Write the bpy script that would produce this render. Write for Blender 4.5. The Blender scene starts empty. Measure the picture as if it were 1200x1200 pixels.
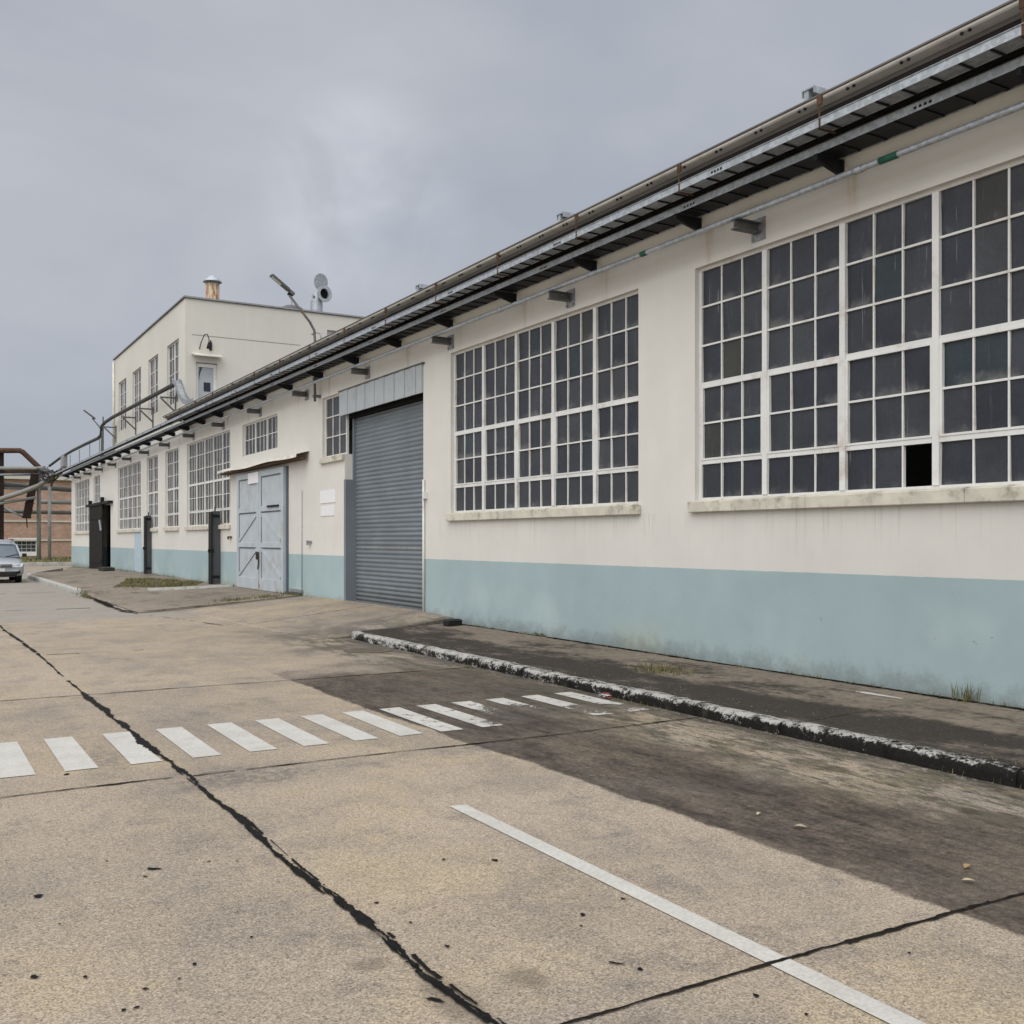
import bpy, bmesh, math, random
from mathutils import Vector, Matrix
random.seed(7)
R = math.radians
sc = bpy.context.scene
C = sc.collection

# ------------------------------------------------------------------ camera survey
# world: X = towards the warehouse wall, Y = along the street, Z = up, road at z = 0
CH = 1.55                       # eye height
F = 1200.0                      # focal length in photo pixels
YAW = math.atan(705/1200.0)
HOR = 633.0
cy_, sy_ = math.cos(YAW), math.sin(YAW)
D = 7.85                        # distance of the wall
def ray(x, y):
    a, r, z = 1.0, (x-600)/F, (HOR-y)/F
    return Vector((a*sy_ + r*cy_, a*cy_ - r*sy_, z))
def on_z(x, y, z=0.0):
    d = ray(x, y); t = (z-CH)/d.z; return Vector((d.x*t, d.y*t, z))
def on_x(x, y, X):
    d = ray(x, y); t = X/d.x; return Vector((X, d.y*t, CH+d.z*t))
def on_y(x, y, Y):
    d = ray(x, y); t = Y/d.y; return Vector((d.x*t, Y, CH+d.z*t))

# ------------------------------------------------------------------ mesh helpers
class MB:
    def __init__(s): s.v = []; s.f = []; s.m = []; s.sm = []
    def face(s, pts, mi=0, smooth=False):
        i = len(s.v); s.v += [tuple(p) for p in pts]
        s.f.append(tuple(range(i, i+len(pts)))); s.m.append(mi); s.sm.append(smooth)
    def idx(s, verts, faces, mi=0, smooth=False):
        i = len(s.v); s.v += [tuple(p) for p in verts]
        for f in faces: s.f.append(tuple(i+k for k in f)); s.m.append(mi); s.sm.append(smooth)
    def box(s, x0, x1, y0, y1, z0, z1, mi=0, M=None):
        x0, x1 = min(x0,x1), max(x0,x1); y0, y1 = min(y0,y1), max(y0,y1); z0, z1 = min(z0,z1), max(z0,z1)
        vs = [Vector(p) for p in ((x0,y0,z0),(x1,y0,z0),(x1,y1,z0),(x0,y1,z0),(x0,y0,z1),(x1,y0,z1),(x1,y1,z1),(x0,y1,z1))]
        if M: vs = [M @ p for p in vs]
        s.idx(vs, [(0,3,2,1),(4,5,6,7),(0,1,5,4),(1,2,6,5),(2,3,7,6),(3,0,4,7)], mi)
    def bar(s, a, b, w, h, mi=0, up=(0,0,1)):
        a = Vector(a); b = Vector(b); d = b-a; L = d.length
        if L < 1e-6: return
        d.normalize(); u = Vector(up)
        if abs(d.dot(u)) > .98: u = Vector((1,0,0))
        sx = d.cross(u).normalized(); uz = sx.cross(d)
        M = Matrix(((sx.x,d.x,uz.x,a.x),(sx.y,d.y,uz.y,a.y),(sx.z,d.z,uz.z,a.z),(0,0,0,1)))
        s.box(-w/2, w/2, 0, L, -h/2, h/2, mi, M)
    def tube(s, pts, r, n=10, mi=0, cap=True, rs=None):
        pts = [Vector(p) for p in pts]; rings = []; prev = None
        for i, p in enumerate(pts):
            if i == 0: d = pts[1]-p
            elif i == len(pts)-1: d = p-pts[i-1]
            else: d = (pts[i+1]-p).normalized() + (p-pts[i-1]).normalized()
            d.normalize()
            if prev is None:
                u = Vector((0,0,1)) if abs(d.z) < .9 else Vector((1,0,0))
                sx = d.cross(u).normalized()
            else:
                sx = (prev - d*prev.dot(d)).normalized()
            prev = sx; up = sx.cross(d); rr = rs[i] if rs else r
            rings.append([p + sx*math.cos(2*math.pi*k/n)*rr + up*math.sin(2*math.pi*k/n)*rr for k in range(n)])
        vs = [v for ring in rings for v in ring]; fs = []
        for i in range(len(rings)-1):
            for k in range(n):
                a = i*n+k; b = i*n+(k+1)%n; fs.append((a, b, b+n, a+n))
        s.idx(vs, fs, mi, True)
        if cap:
            s.face(rings[0], mi); s.face(list(reversed(rings[-1])), mi)
    def lathe(s, prof, c, n=24, mi=0, axis='z', smooth=True):
        c = Vector(c); vs = []; fs = []
        for (r, h) in prof:
            for k in range(n):
                a = 2*math.pi*k/n; p = (r*math.cos(a), r*math.sin(a), h)
                if axis == 'x': p = (p[2], p[0], p[1])
                if axis == 'y': p = (p[0], p[2], p[1])
                vs.append(c+Vector(p))
        for i in range(len(prof)-1):
            for k in range(n):
                a = i*n+k; b = i*n+(k+1)%n; fs.append((a, b, b+n, a+n))
        s.idx(vs, fs, mi, smooth)
    def extrude_y(s, prof, y0, y1, mi=0, closed=True, caps=True, smooth=False):
        n = len(prof); vs = [(x,y0,z) for x,z in prof]+[(x,y1,z) for x,z in prof]
        rng = range(n if closed else n-1)
        s.idx(vs, [(k,(k+1)%n,(k+1)%n+n,k+n) for k in rng], mi, smooth)
        if caps and closed:
            s.face([(x,y0,z) for x,z in prof], mi); s.face([(x,y1,z) for x,z in reversed(prof)], mi)
    def build(s, name, mats, parent=None, bevel=0, weld=True, bev_seg=1, keep=False):
        me = bpy.data.meshes.new(name)
        if not isinstance(mats, (list, tuple)): mats = [mats]
        xs = [v[0] for v in s.v]; ys = [v[1] for v in s.v]; zs = [v[2] for v in s.v]
        c = Vector(((min(xs)+max(xs))/2, (min(ys)+max(ys))/2, min(zs)))
        me.from_pydata([(v[0]-c.x, v[1]-c.y, v[2]-c.z) for v in s.v], [], s.f)
        for m in mats: me.materials.append(m)
        for p, mi, sm in zip(me.polygons, s.m, s.sm): p.material_index = mi; p.use_smooth = sm
        bm = bmesh.new(); bm.from_mesh(me)
        if weld: bmesh.ops.remove_doubles(bm, verts=bm.verts, dist=1e-5)
        if not keep: bmesh.ops.recalc_face_normals(bm, faces=bm.faces)
        bm.to_mesh(me); bm.free()
        o = bpy.data.objects.new(name, me); C.objects.link(o)
        o.location = c
        if parent is not None: attach(o, parent)
        if bevel:
            b = o.modifiers.new('bevel', 'BEVEL'); b.width = bevel; b.segments = bev_seg; b.limit_method = 'ANGLE'; b.angle_limit = R(40)
        return o
WORLD = {}
def wloc(o):
    p = o.location.copy()
    while o.parent: o = o.parent; p = p + o.location
    return p
def attach(o, parent):
    w = o.location.copy(); o.parent = parent; o.location = w - wloc(parent)
def thing(name, label, cat, loc, group=None):
    o = bpy.data.objects.new(name, None); C.objects.link(o); o.location = loc
    o.empty_display_size = .3
    tag(o, label, cat, group); return o
def tag(o, label, cat, group=None):
    o['label'] = label; o['category'] = cat
    if group: o['group'] = group
    return o
def struct(o, kind='structure'):
    o['kind'] = kind; return o
def repeats(name, make, spots, mats, parent, most=100):
    """make(mb, spot) draws one piece; the nearest ones are parts of their own, the rest one part"""
    spots = sorted(spots, key=lambda p: abs(p))
    for p in spots[:most]:
        mb = MB(); make(mb, p); mb.build(name, mats, parent)
    if len(spots) > most:
        mb = MB()
        for p in spots[most:]: make(mb, p)
        struct(mb.build(name, mats, parent), 'stuff')
def copy_tree(o, parent=None, delta=None):
    c = o.copy(); C.objects.link(c)
    if parent is not None: c.parent = parent
    for ch in list(o.children): copy_tree(ch, c)
    return c

# ------------------------------------------------------------------ material helpers
def s2l(c):
    c /= 255.0
    return c/12.92 if c <= .04045 else ((c+.055)/1.055)**2.4
def srgb(r, g, b): return (s2l(r), s2l(g), s2l(b), 1)
class NT:
    def __init__(s, name):
        s.mat = bpy.data.materials.new(name); s.mat.use_nodes = True
        s.t = s.mat.node_tree; s.b = s.t.nodes['Principled BSDF']
        g = s.new('ShaderNodeNewGeometry'); s.pos = g.outputs['Position']; s.geo = g
        sp = s.new('ShaderNodeSeparateXYZ'); s.t.links.new(s.pos, sp.inputs[0]); s.x, s.y, s.z = sp.outputs
    def new(s, t, **k):
        n = s.t.nodes.new(t)
        for a, b in k.items(): setattr(n, a, b)
        return n
    def put(s, sock, v):
        if isinstance(v, bpy.types.NodeSocket): s.t.links.new(v, sock)
        elif isinstance(v, (int, float)):
            try: sock.default_value = v
            except Exception: sock.default_value = (v, v, v, 1)
        else:
            v = tuple(v)
            if sock.type == 'VECTOR': v = v[:3]
            elif sock.type == 'RGBA' and len(v) == 3: v = v+(1,)
            sock.default_value = v
    def math(s, op, a, b=0, c=None, clamp=False):
        n = s.new('ShaderNodeMath', operation=op, use_clamp=clamp)
        s.put(n.inputs[0], a); s.put(n.inputs[1], b)
        if c is not None: s.put(n.inputs[2], c)
        return n.outputs[0]
    def mul(s, a, b): return s.math('MULTIPLY', a, b)
    def add(s, a, b): return s.math('ADD', a, b)
    def sub(s, a, b): return s.math('SUBTRACT', a, b)
    def mx(s, a, b): return s.math('MAXIMUM', a, b)
    def inv(s, a): return s.math('SUBTRACT', 1, a)
    def step(s, x, a, b):
        n = s.new('ShaderNodeMapRange', interpolation_type='SMOOTHSTEP')
        s.put(n.inputs['Value'], x); s.put(n.inputs['From Min'], a); s.put(n.inputs['From Max'], b)
        return n.outputs['Result']
    def dstep(s, x, a, b): return s.inv(s.step(x, a, b))
    def scale(s, v):
        n = s.new('ShaderNodeMapping'); s.t.links.new(s.pos, n.inputs['Vector']); n.inputs['Scale'].default_value = v
        return n.outputs[0]
    def noise(s, scale=5, detail=3, rough=.55, vec=None, dist=0, lac=2):
        n = s.new('ShaderNodeTexNoise'); s.put(n.inputs['Vector'], vec if vec is not None else s.pos)
        n.inputs['Scale'].default_value = scale; n.inputs['Detail'].default_value = detail
        n.inputs['Roughness'].default_value = rough; n.inputs['Distortion'].default_value = dist
        return n.outputs['Fac']
    def voro(s, scale, vec=None, feature='F1', rand=1):
        n = s.new('ShaderNodeTexVoronoi', feature=feature); s.put(n.inputs['Vector'], vec if vec is not None else s.pos)
        n.inputs['Scale'].default_value = scale; n.inputs['Randomness'].default_value = rand
        return n
    def mix(s, f, a, b, blend='MIX'):
        n = s.new('ShaderNodeMix', data_type='RGBA', blend_type=blend, clamp_factor=True)
        s.put(n.inputs[0], f); s.put(n.inputs[6], a); s.put(n.inputs[7], b); return n.outputs[2]
    def vary(s, col, fac, lo=.85, hi=1.15):
        """multiply a colour by a factor running lo..hi with fac 0..1"""
        n = s.new('ShaderNodeMapRange'); s.put(n.inputs['Value'], fac)
        n.inputs['From Min'].default_value = .25; n.inputs['From Max'].default_value = .75
        n.inputs['To Min'].default_value = lo; n.inputs['To Max'].default_value = hi
        m = s.new('ShaderNodeVectorMath', operation='SCALE'); s.put(m.inputs[0], col); s.t.links.new(n.outputs[0], m.inputs['Scale'])
        return m.outputs[0]
    def ell(s, cx, cy, rx, ry, soft=.5, warp=None, amp=.35):
        a = s.math('DIVIDE', s.sub(s.x, cx), rx); b = s.math('DIVIDE', s.sub(s.y, cy), ry)
        d = s.math('SQRT', s.add(s.mul(a, a), s.mul(b, b)))
        if warp is not None: d = s.add(d, s.mul(s.sub(warp, .5), amp*2))
        return s.dstep(d, 1-soft, 1+soft*.3)
    def bump(s, h, strength=.3, dist=.01):
        n = s.new('ShaderNodeBump'); s.put(n.inputs['Height'], h); n.inputs['Strength'].default_value = strength
        n.inputs['Distance'].default_value = dist; s.t.links.new(n.outputs[0], s.b.inputs['Normal'])
    def done(s, col, rough=.6, metal=0, spec=None):
        s.put(s.b.inputs['Base Color'], col); s.put(s.b.inputs['Roughness'], rough); s.put(s.b.inputs['Metallic'], metal)
        if spec is not None: s.put(s.b.inputs['Specular IOR Level'], spec)
        return s.mat
def simple(name, col, rough=.6, metal=0, var=.12, scale=6, grime=None, gamt=.4, bump=0, spec=None):
    n = NT(name); f = n.noise(scale, 4, .6)
    c = n.vary(tuple(col[:3]), f, 1-var, 1+var)
    if grime is not None:
        g = n.step(n.noise(scale*.6+1.3, 6, .7), .5, .72)
        c = n.mix(n.mul(g, gamt), c, tuple(grime[:3])+(1,))
    if bump: n.bump(n.noise(scale*20, 3), bump, .004)
    if spec is None: spec = .12 if max(col[:3]) < .1 and rough > .45 else .35
    return n.done(c, rough, metal, spec)

# ---- wall paint
def wall_mat():
    n = NT('painted_render')
    cream = (.685,.668,.622); blue = (.35,.45,.468)
    big = n.noise(.35, 4, .6); mid = n.noise(2.2, 5, .6)
    stv = n.scale((3, 3, .35)); streak = n.noise(2.0, 5, .65, vec=stv)
    cr = n.vary(cream, big, .93, 1.05); cr = n.vary(cr, mid, .96, 1.03); cr = n.vary(cr, streak, .985, 1.01)
    bl = n.vary(blue, big, .9, 1.08); bl = n.vary(bl, mid, .95, 1.05)
    # washed, greenish patches low on the blue
    alg = n.mul(n.dstep(n.add(n.z, n.mul(n.sub(mid, .5), .8)), .25, .75), n.step(n.noise(.55, 4, .6), .48, .66))
    bl = n.mix(n.mul(alg, .45), bl, (.42,.44,.30,1))
    pale = n.mul(n.step(n.noise(.8, 3, .5), .52, .7), n.dstep(n.z, .5, 1.1))
    bl = n.mix(n.mul(pale, .35), bl, (.55,.62,.60,1))
    edge = n.add(n.z, n.mul(n.sub(n.noise(7, 2), .5), .012))
    c = n.mix(n.step(edge, 1.216, 1.224), bl, cr)
    # splash dirt just above the pavement and chips
    dirt = n.dstep(n.add(n.z, n.mul(n.sub(n.noise(5, 5, .7), .5), .5)), .14, .42)
    c = n.mix(n.mul(dirt, .5), c, (.12,.115,.10,1))
    chips = n.mul(n.step(n.noise(14, 4, .65), .68, .71), n.dstep(n.z, .5, 1.6))
    c = n.mix(n.mul(chips, .6), c, (.16,.16,.15,1))
    sr = n.noise(2.6, 6, .72, vec=n.scale((6,6,.25)))
    sill = n.mul(n.mul(n.step(n.z, 1.25, 1.86), n.dstep(n.z, 1.87, 1.88)), n.step(sr, .52, .70))
    c = n.mix(n.mul(sill, .30), c, (.30,.27,.22,1))
    head = n.mul(n.step(n.z, 4.3, 5.1), n.step(sr, .56, .74)); c = n.mix(n.mul(head, .22), c, (.33,.29,.23,1))
    # rust runs under the tray brackets
    fr = n.math('FRACT', n.math('DIVIDE', n.add(n.y, 20*2.05-6.86+1.025), 2.05))
    off = n.math('ABSOLUTE', n.add(n.sub(fr, .5), n.mul(n.sub(n.noise(3, 2), .5), .02)))
    run = n.mul(n.dstep(off, .008, .05), n.mul(n.step(n.z, 4.45, 4.95), n.dstep(n.z, 5.08, 5.16)))
    run = n.mul(run, n.step(streak, .35, .62))
    c = n.mix(n.mul(run, .5), c, (.46,.30,.15,1))
    n.bump(n.add(n.noise(60, 3, .6), n.mul(n.noise(6, 3), .8)), .25, .006)
    return n.done(c, .8)
# ---- road concrete
def road_mat():
    n = NT('concrete_slabs')
    base = (.34,.282,.222)
    big = n.noise(.45, 5, .6); mid = n.noise(2.6, 5, .65)
    fl = n.new('ShaderNodeCombineXYZ')
    n.t.links.new(n.math('FLOOR', n.math('DIVIDE', n.sub(n.x, 1.55), 4.4)), fl.inputs[0])
    n.t.links.new(n.math('FLOOR', n.math('DIVIDE', n.sub(n.y, 2.73), 4.1)), fl.inputs[1])
    wn = n.new('ShaderNodeTexWhiteNoise', noise_dimensions='2D'); n.t.links.new(fl.outputs[0], wn.inputs['Vector'])
    c = n.vary(base, wn.outputs['Value'], .96, 1.05)
    c = n.vary(c, big, .84, 1.14)
    c = n.mix(n.step(n.noise(.7, 4, .6), .45, .7), c, n.vary((.355,.292,.208), mid, .9, 1.1))
    c = n.mix(n.mul(n.step(n.noise(1.1, 5, .7), .5, .75), .55), c, (.24,.215,.19,1))
    # soft old stains and tyre-darkened lanes
    sto = n.noise(.8, 7, .75, vec=n.scale((1.3,.7,1)))
    c = n.mix(n.mul(n.step(sto, .47, .60), .42), c, (.185,.165,.15,1))
    c = n.mix(n.mul(n.step(n.noise(1.9, 7, .78), .53, .62), .38), c, (.14,.128,.12,1))
    c = n.mix(n.mul(n.step(n.noise(.75, 5, .65, vec=n.scale((1,1,3))), .50, .64), .55), c, (.40,.325,.22,1))
    # aggregate
    agg = n.noise(115, 4, .68); c = n.vary(c, agg, .55, 1.45)
    ag2 = n.noise(38, 3, .6); c = n.vary(c, ag2, .86, 1.14)
    vo = n.voro(140); sep = n.new('ShaderNodeSeparateColor'); n.t.links.new(vo.outputs['Color'], sep.inputs[0])
    c = n.vary(c, sep.outputs[0], .80, 1.20)
    c = n.mix(n.mul(n.step(sep.outputs[1], .93, .96), .6), c, (.075,.07,.068,1))
    c = n.mix(n.mul(n.step(sep.outputs[2], .94, .97), .5), c, (.50,.45,.38,1))
    pits = n.mul(n.step(n.noise(42, 5, .72), .615, .65), n.step(n.noise(1.3, 4), .38, .60))
    c = n.mix(n.mul(pits, .8), c, (.05,.048,.046,1))
    # greyer, newer slabs up the street
    far = n.mul(n.step(n.add(n.y, n.mul(n.sub(big, .5), .6)), 21.2, 21.6), n.dstep(n.x, 4.6, 5.6))
    c = n.mix(n.mul(far, .7), c, n.vary((.275,.258,.238), mid, .9, 1.1))
    # dark oily strip that runs beside the kerb
    w = n.noise(1.1, 6, .68); w2 = n.noise(5, 5, .7)
    xx = n.add(n.x, n.add(n.mul(n.sub(w, .5), .20), n.mul(n.sub(w2, .5), .10)))
    left = n.step(n.sub(xx, n.mul(n.step(n.y, 4.5, 9), -.12)), 3.72, 3.77)
    right = n.dstep(n.add(n.x, n.mul(n.sub(w, .5), 2.2)), 4.75, 5.5)
    yend = n.dstep(n.add(n.y, n.mul(n.sub(w, .5), 3.5)), 10.6, 12.2)
    strip = n.mul(n.mul(left, right), yend)
    up = n.mul(n.mul(n.step(xx, 3.65, 4.0), n.dstep(n.x, 5.5, 6.2)), n.mul(n.step(n.y, 6.9, 8.0), yend))
    strip = n.mx(strip, n.mul(up, .95))
    mot = n.noise(9, 6, .75, vec=n.scale((1.4,.6,1)))
    dk = n.vary(n.vary((.034,.026,.021), agg, .35, 1.95), mot, .5, 1.8)
    dens = n.add(n.add(.74, n.mul(n.sub(mot, .5), -.45)), n.mul(n.step(n.noise(1.7, 6, .7, vec=n.scale((1.5,.5,1))), .35, .7), .26))
    dens = n.add(dens, n.mul(n.sub(agg, .5), .75)); dens = n.math('ADD', dens, n.mul(n.sub(n.noise(28, 5, .75), .5), .8), clamp=True)
    c = n.mix(n.mul(strip, dens), c, dk)
    # fainter streaky dirt and moss between the strip and the kerb
    sv = n.noise(2.2, 7, .72, vec=n.scale((2.2,.6,1)))
    gut = n.mul(n.mul(n.step(n.x, 4.7, 5.2), n.dstep(n.y, 15, 17)), n.step(n.add(sv, n.mul(n.sub(agg, .5), .35)), .46, .58))
    c = n.mix(n.mul(gut, .85), c, n.vary((.085,.078,.055), agg, .7, 1.3))
    edge = n.mul(n.step(n.add(n.x, n.mul(n.sub(w2, .5), .5)), 5.55, 5.95), n.dstep(n.y, 15.2, 15.6))
    c = n.mix(n.mul(edge, .65), c, (.06,.055,.045,1))
    sv2 = n.noise(5.5, 8, .8, vec=n.scale((2.6,.8,1)))
    g2 = n.mul(n.mul(n.step(n.add(n.x, n.mul(n.sub(w, .5), .8)), 4.75, 5.15), n.dstep(n.y, 9, 14)), n.step(n.add(sv2, n.mul(n.sub(agg, .5), .3)), .50, .58))
    c = n.mix(n.mul(g2, .8), c, n.vary((.040,.034,.026), agg, .6, 1.6))
    moss = n.mul(n.mul(n.step(n.x, 4.9, 5.4), n.dstep(n.y, 7.5, 10)), n.step(n.noise(2.4, 7, .75), .53, .64))
    c = n.mix(n.mul(moss, .55), c, n.vary((.10,.095,.045), agg, .6, 1.5))
    fl = n.mul(n.step(n.x, 5.80, 5.93), n.step(n.add(n.noise(18, 6, .8), n.mul(n.sub(n.noise(1.6, 3), .5), .4)), .60, .64))
    c = n.mix(n.mul(fl, .8), c, (.42,.41,.39,1))
    faint = n.mul(n.mul(n.step(xx, 3.9, 5.2), n.step(n.noise(.9, 6, .7), .40, .60)), n.mul(n.step(n.y, 11, 12), n.dstep(n.y, 15.5, 19)))
    c = n.mix(n.mul(faint, .75), c, n.vary((.10,.092,.082), agg, .7, 1.3))
    # single damp marks
    for (px, py, rx, ry, a) in ((433,1130,.09,.07,.45),(617,1146,.09,.11,.5),(440,1095,.05,.05,.3),(740,1200,.12,.06,.3),(533,1172,.09,.25,.55)):
        p = on_z(px, py); c = n.mix(n.mul(n.ell(p.x, p.y, rx, ry, .6, n.noise(11, 4, .7), .5), a), c, (.10,.085,.07,1))
    for (px, py, rx, ry, a) in ((285,910,.65,.38,.6),(120,890,.2,.7,.4),(215,847,.5,.6,.3),(300,830,.8,.5,.25),(420,893,.6,.22,.3),(560,878,.4,.2,.3),(650,1050,.4,.5,.25)):
        p = on_z(px, py); c = n.mix(n.mul(n.mul(n.ell(p.x, p.y, rx, ry, .8, n.noise(3, 6, .75), .8), a), n.step(n.noise(16, 5, .7), .38, .56)), c, (.10,.095,.095,1))
    n.bump(n.add(agg, n.mul(n.noise(14, 4, .6), .7)), .45, .008)
    rough = n.sub(.88, n.mul(strip, .22))
    return n.done(c, rough, 0, .2)
def pave_mat(name, base, dark, edge0, edge1, lean):
    n = NT(name); agg = n.noise(105, 4, .68); mid = n.noise(2.0, 6, .7); big = n.noise(.6, 4, .6)
    c = n.vary(base, big, .82, 1.15); c = n.vary(c, agg, .6, 1.4)
    pat = n.noise(1.5, 7, .72, vec=n.scale((1.2,.45,1)))
    m = n.mul(n.step(n.add(n.add(n.add(pat, n.mul(n.sub(agg, .5), .22)), n.mul(n.sub(n.noise(12, 6, .8), .5), .28)), n.mul(n.dstep(n.x, edge0, edge1), lean)), .50, .68), .93)
    dk = n.vary(n.vary(dark, agg, .45, 1.7), n.noise(8, 6, .78), .6, 1.5)
    dk = n.mix(n.mul(n.step(n.noise(48, 5, .75), .54, .66), .55), dk, (.14,.12,.10,1))
    c = n.mix(m, c, dk)
    c = n.mix(n.mul(n.step(n.noise(11, 7, .8), .47, .64), .5), c, n.vary(dark, agg, .8, 1.6))
    c = n.mix(n.mul(n.step(n.noise(24, 4, .7), .66, .70), .6), c, (.05,.05,.045,1))
    n.bump(n.add(agg, mid), .4, .008)
    return n.done(c, .9, 0, .15)
def kerb_mat(name, lo=.47):
    n = NT(name)
    a = n.noise(9, 8, .75, vec=n.scale((1,.6,1))); b = n.noise(.9, 4, .6); fine = n.noise(38, 6, .78)
    nz = n.new('ShaderNodeSeparateXYZ'); n.t.links.new(n.geo.outputs['Normal'], nz.inputs[0])
    top = n.step(nz.outputs[2], .15, .75)
    t = n.add(n.add(n.mul(a, .8), n.mul(n.sub(b, .5), .35)), n.add(n.mul(top, .15), n.mul(n.sub(fine, .5), .62)))
    t = n.add(t, n.mul(n.mul(n.step(n.y, 5, 14), .14), n.inv(n.mul(top, .6))))
    t = n.sub(t, n.mul(n.dstep(n.z, .0, .11), .03))
    c = n.mix(n.step(t, lo, lo+.09), n.vary((.014,.013,.012), fine, .5, 1.9), n.vary((.44,.43,.405), a, .7, 1.12))
    c = n.mix(n.mul(n.step(n.noise(3.3, 5, .7), .55, .68), .4), c, (.085,.08,.05,1))
    n.bump(n.add(a, fine), .7, .015)
    return n.done(c, .9, 0, .12)
def paint_mat(name='road_paint', wear=.62):
    n = NT(name); a = n.noise(9, 7, .75); fine = n.noise(60, 3, .6)
    c = n.vary((.53,.515,.48), n.noise(3, 4), .86, 1.05); c = n.vary(c, fine, .8, 1.1); c = n.mix(n.mul(n.step(n.noise(2.5,6,.75),.5,.7),.35), c, (.33,.30,.26,1))
    # worn away where wheels cross the oily strip
    q = on_z(600, 842); lowf = n.noise(2.1, 4, .6)
    wr = n.mx(n.ell(q.x+.22, q.y-.05, .50, .80, .8, lowf, .55), n.mul(n.ell(q.x+1.0, q.y+.05, .42, .30, .8, lowf, .8), .8))
    wr2 = n.mul(n.step(n.x, 3.45, 3.65), .075)
    t = n.add(n.mul(a, .6), n.add(n.mul(fine, .25), n.mul(n.noise(22, 6, .8, dist=1.2), .15)))
    thr = n.sub(n.sub(wear, wr2), n.mul(wr, .30))
    hole = n.step(t, thr, n.add(thr, .045))
    hole = n.mul(hole, .93)
    tr = n.new('ShaderNodeBsdfTransparent'); mx = n.new('ShaderNodeMixShader')
    n.put(mx.inputs[0], hole); out = n.t.nodes['Material Output']
    n.t.links.new(n.b.outputs[0], mx.inputs[1]); n.t.links.new(tr.outputs[0], mx.inputs[2]); n.t.links.new(mx.outputs[0], out.inputs['Surface'])
    n.bump(fine, .3, .004)
    return n.done(c, .8, 0, .25)
def glass_mat(name, col, rough, grime):
    n = NT(name)
    st = n.noise(3.0, 6, .72, vec=n.scale((6,6,.45))); blot = n.noise(1.7, 5, .65); fine = n.noise(30, 5, .7)
    c = n.vary(col, blot, .70, 1.35); c = n.vary(c, fine, .85, 1.2)
    c = n.mix(n.mul(n.step(st, .57, .74), grime), c, (.20,.20,.195,1))
    run = n.mul(n.step(n.noise(4.5, 4, .6, vec=n.scale((9,9,.35))), .66, .70), n.step(n.noise(1.1, 3), .48, .6))
    c = n.mix(n.mul(run, .45), c, (.34,.34,.33,1))
    ph = n.math('FRACT', n.math('DIVIDE', n.sub(n.z, 2.0), .45))
    dust = n.mul(n.dstep(n.add(ph, n.mul(n.sub(n.noise(7, 5, .7), .5), .5)), .02, .30), n.step(n.noise(2.6, 4, .6), .46, .66))
    c = n.mix(n.mul(dust, .42), c, (.26,.255,.24,1))
    c = n.mix(n.mul(n.step(n.noise(9, 6, .75), .67, .74), grime*.8), c, (.33,.33,.31,1))
    n.bump(n.noise(38, 2), .12, .003)
    r = n.add(rough, n.mul(st, .18))
    return n.done(c, r, 0, .30)
def galv_mat(name, base=(.40,.42,.44), metal=.55, rough=.42, rust=0):
    n = NT(name); v = n.voro(26); sep = n.new('ShaderNodeSeparateColor'); n.t.links.new(v.outputs['Color'], sep.inputs[0])
    c = n.vary(base, sep.outputs[0], .86, 1.14); c = n.vary(c, n.noise(1.2, 4), .85, 1.1)
    if rust:
        m = n.step(n.noise(2.6, 6, .72), .70-rust, .78-rust)
        c = n.mix(m, c, n.vary((.20,.085,.035), n.noise(20, 4), .6, 1.5)); met = n.mul(n.inv(m), metal)
        return n.done(c, n.add(rough, n.mul(m, .35)), met)
    return n.done(c, rough, metal)
def brick_mat():
    n = NT('old_brick'); t = n.new('ShaderNodeTexBrick')
    cb = n.new('ShaderNodeCombineXYZ'); n.t.links.new(n.x, cb.inputs[0]); n.t.links.new(n.z, cb.inputs[1]); n.t.links.new(cb.outputs[0], t.inputs['Vector'])
    t.inputs['Color1'].default_value = (.47,.28,.20,1); t.inputs['Color2'].default_value = (.33,.18,.13,1); t.inputs['Mortar'].default_value = (.42,.36,.30,1)
    t.inputs['Scale'].default_value = 1; t.inputs['Brick Width'].default_value = .24; t.inputs['Row Height'].default_value = .075; t.inputs['Mortar Size'].default_value = .010
    c = n.vary(t.outputs['Color'], n.noise(.5, 5, .7), .7, 1.25)
    c = n.mix(n.mul(n.step(n.noise(.9, 5, .7), .52, .7), .5), c, (.44,.36,.29,1))
    return n.done(c, .9)
def grass_mat(name, a, b):
    n = NT(name); c = n.mix(n.noise(3, 4), a+(1,), b+(1,)); c = n.vary(c, n.noise(40, 2), .6, 1.5); return n.done(c, .8, 0, .2)

M = {}
M['wall'] = wall_mat(); M['road'] = road_mat(); M['paint'] = paint_mat()
M['pave'] = pave_mat('dirty_pavement', (.225,.187,.148), (.026,.0235,.021), 6.4, 7.7, .20)
M['apron'] = pave_mat('driveway_concrete', (.25,.212,.172), (.09,.08,.068), 3, 4, .0)
M['kerb'] = kerb_mat('peeling_white_kerb', .50); M['kerb_far'] = kerb_mat('white_kerb_paint', .36)
M['tar'] = simple('bitumen_sealer', (.011,.0105,.011), .6, 0, .5, 25, (.05,.045,.04), .3, bump=.8, spec=.06)
M['joint'] = simple('dirt_in_joint', (.016,.014,.012), .9, 0, .5, 20, (.06,.05,.04), .4, spec=.03)
M['white'] = simple('white_window_paint', (.72,.72,.70), .5, 0, .08, 3, (.33,.22,.12), .4)
M['cream'] = simple('cream_paint', (.70,.67,.60), .6, 0, .12, 2, (.25,.21,.15), .5)
M['sill'] = simple('weathered_sill', (.60,.565,.48), .85, 0, .16, 4, (.13,.11,.07), .7, .3)
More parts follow.
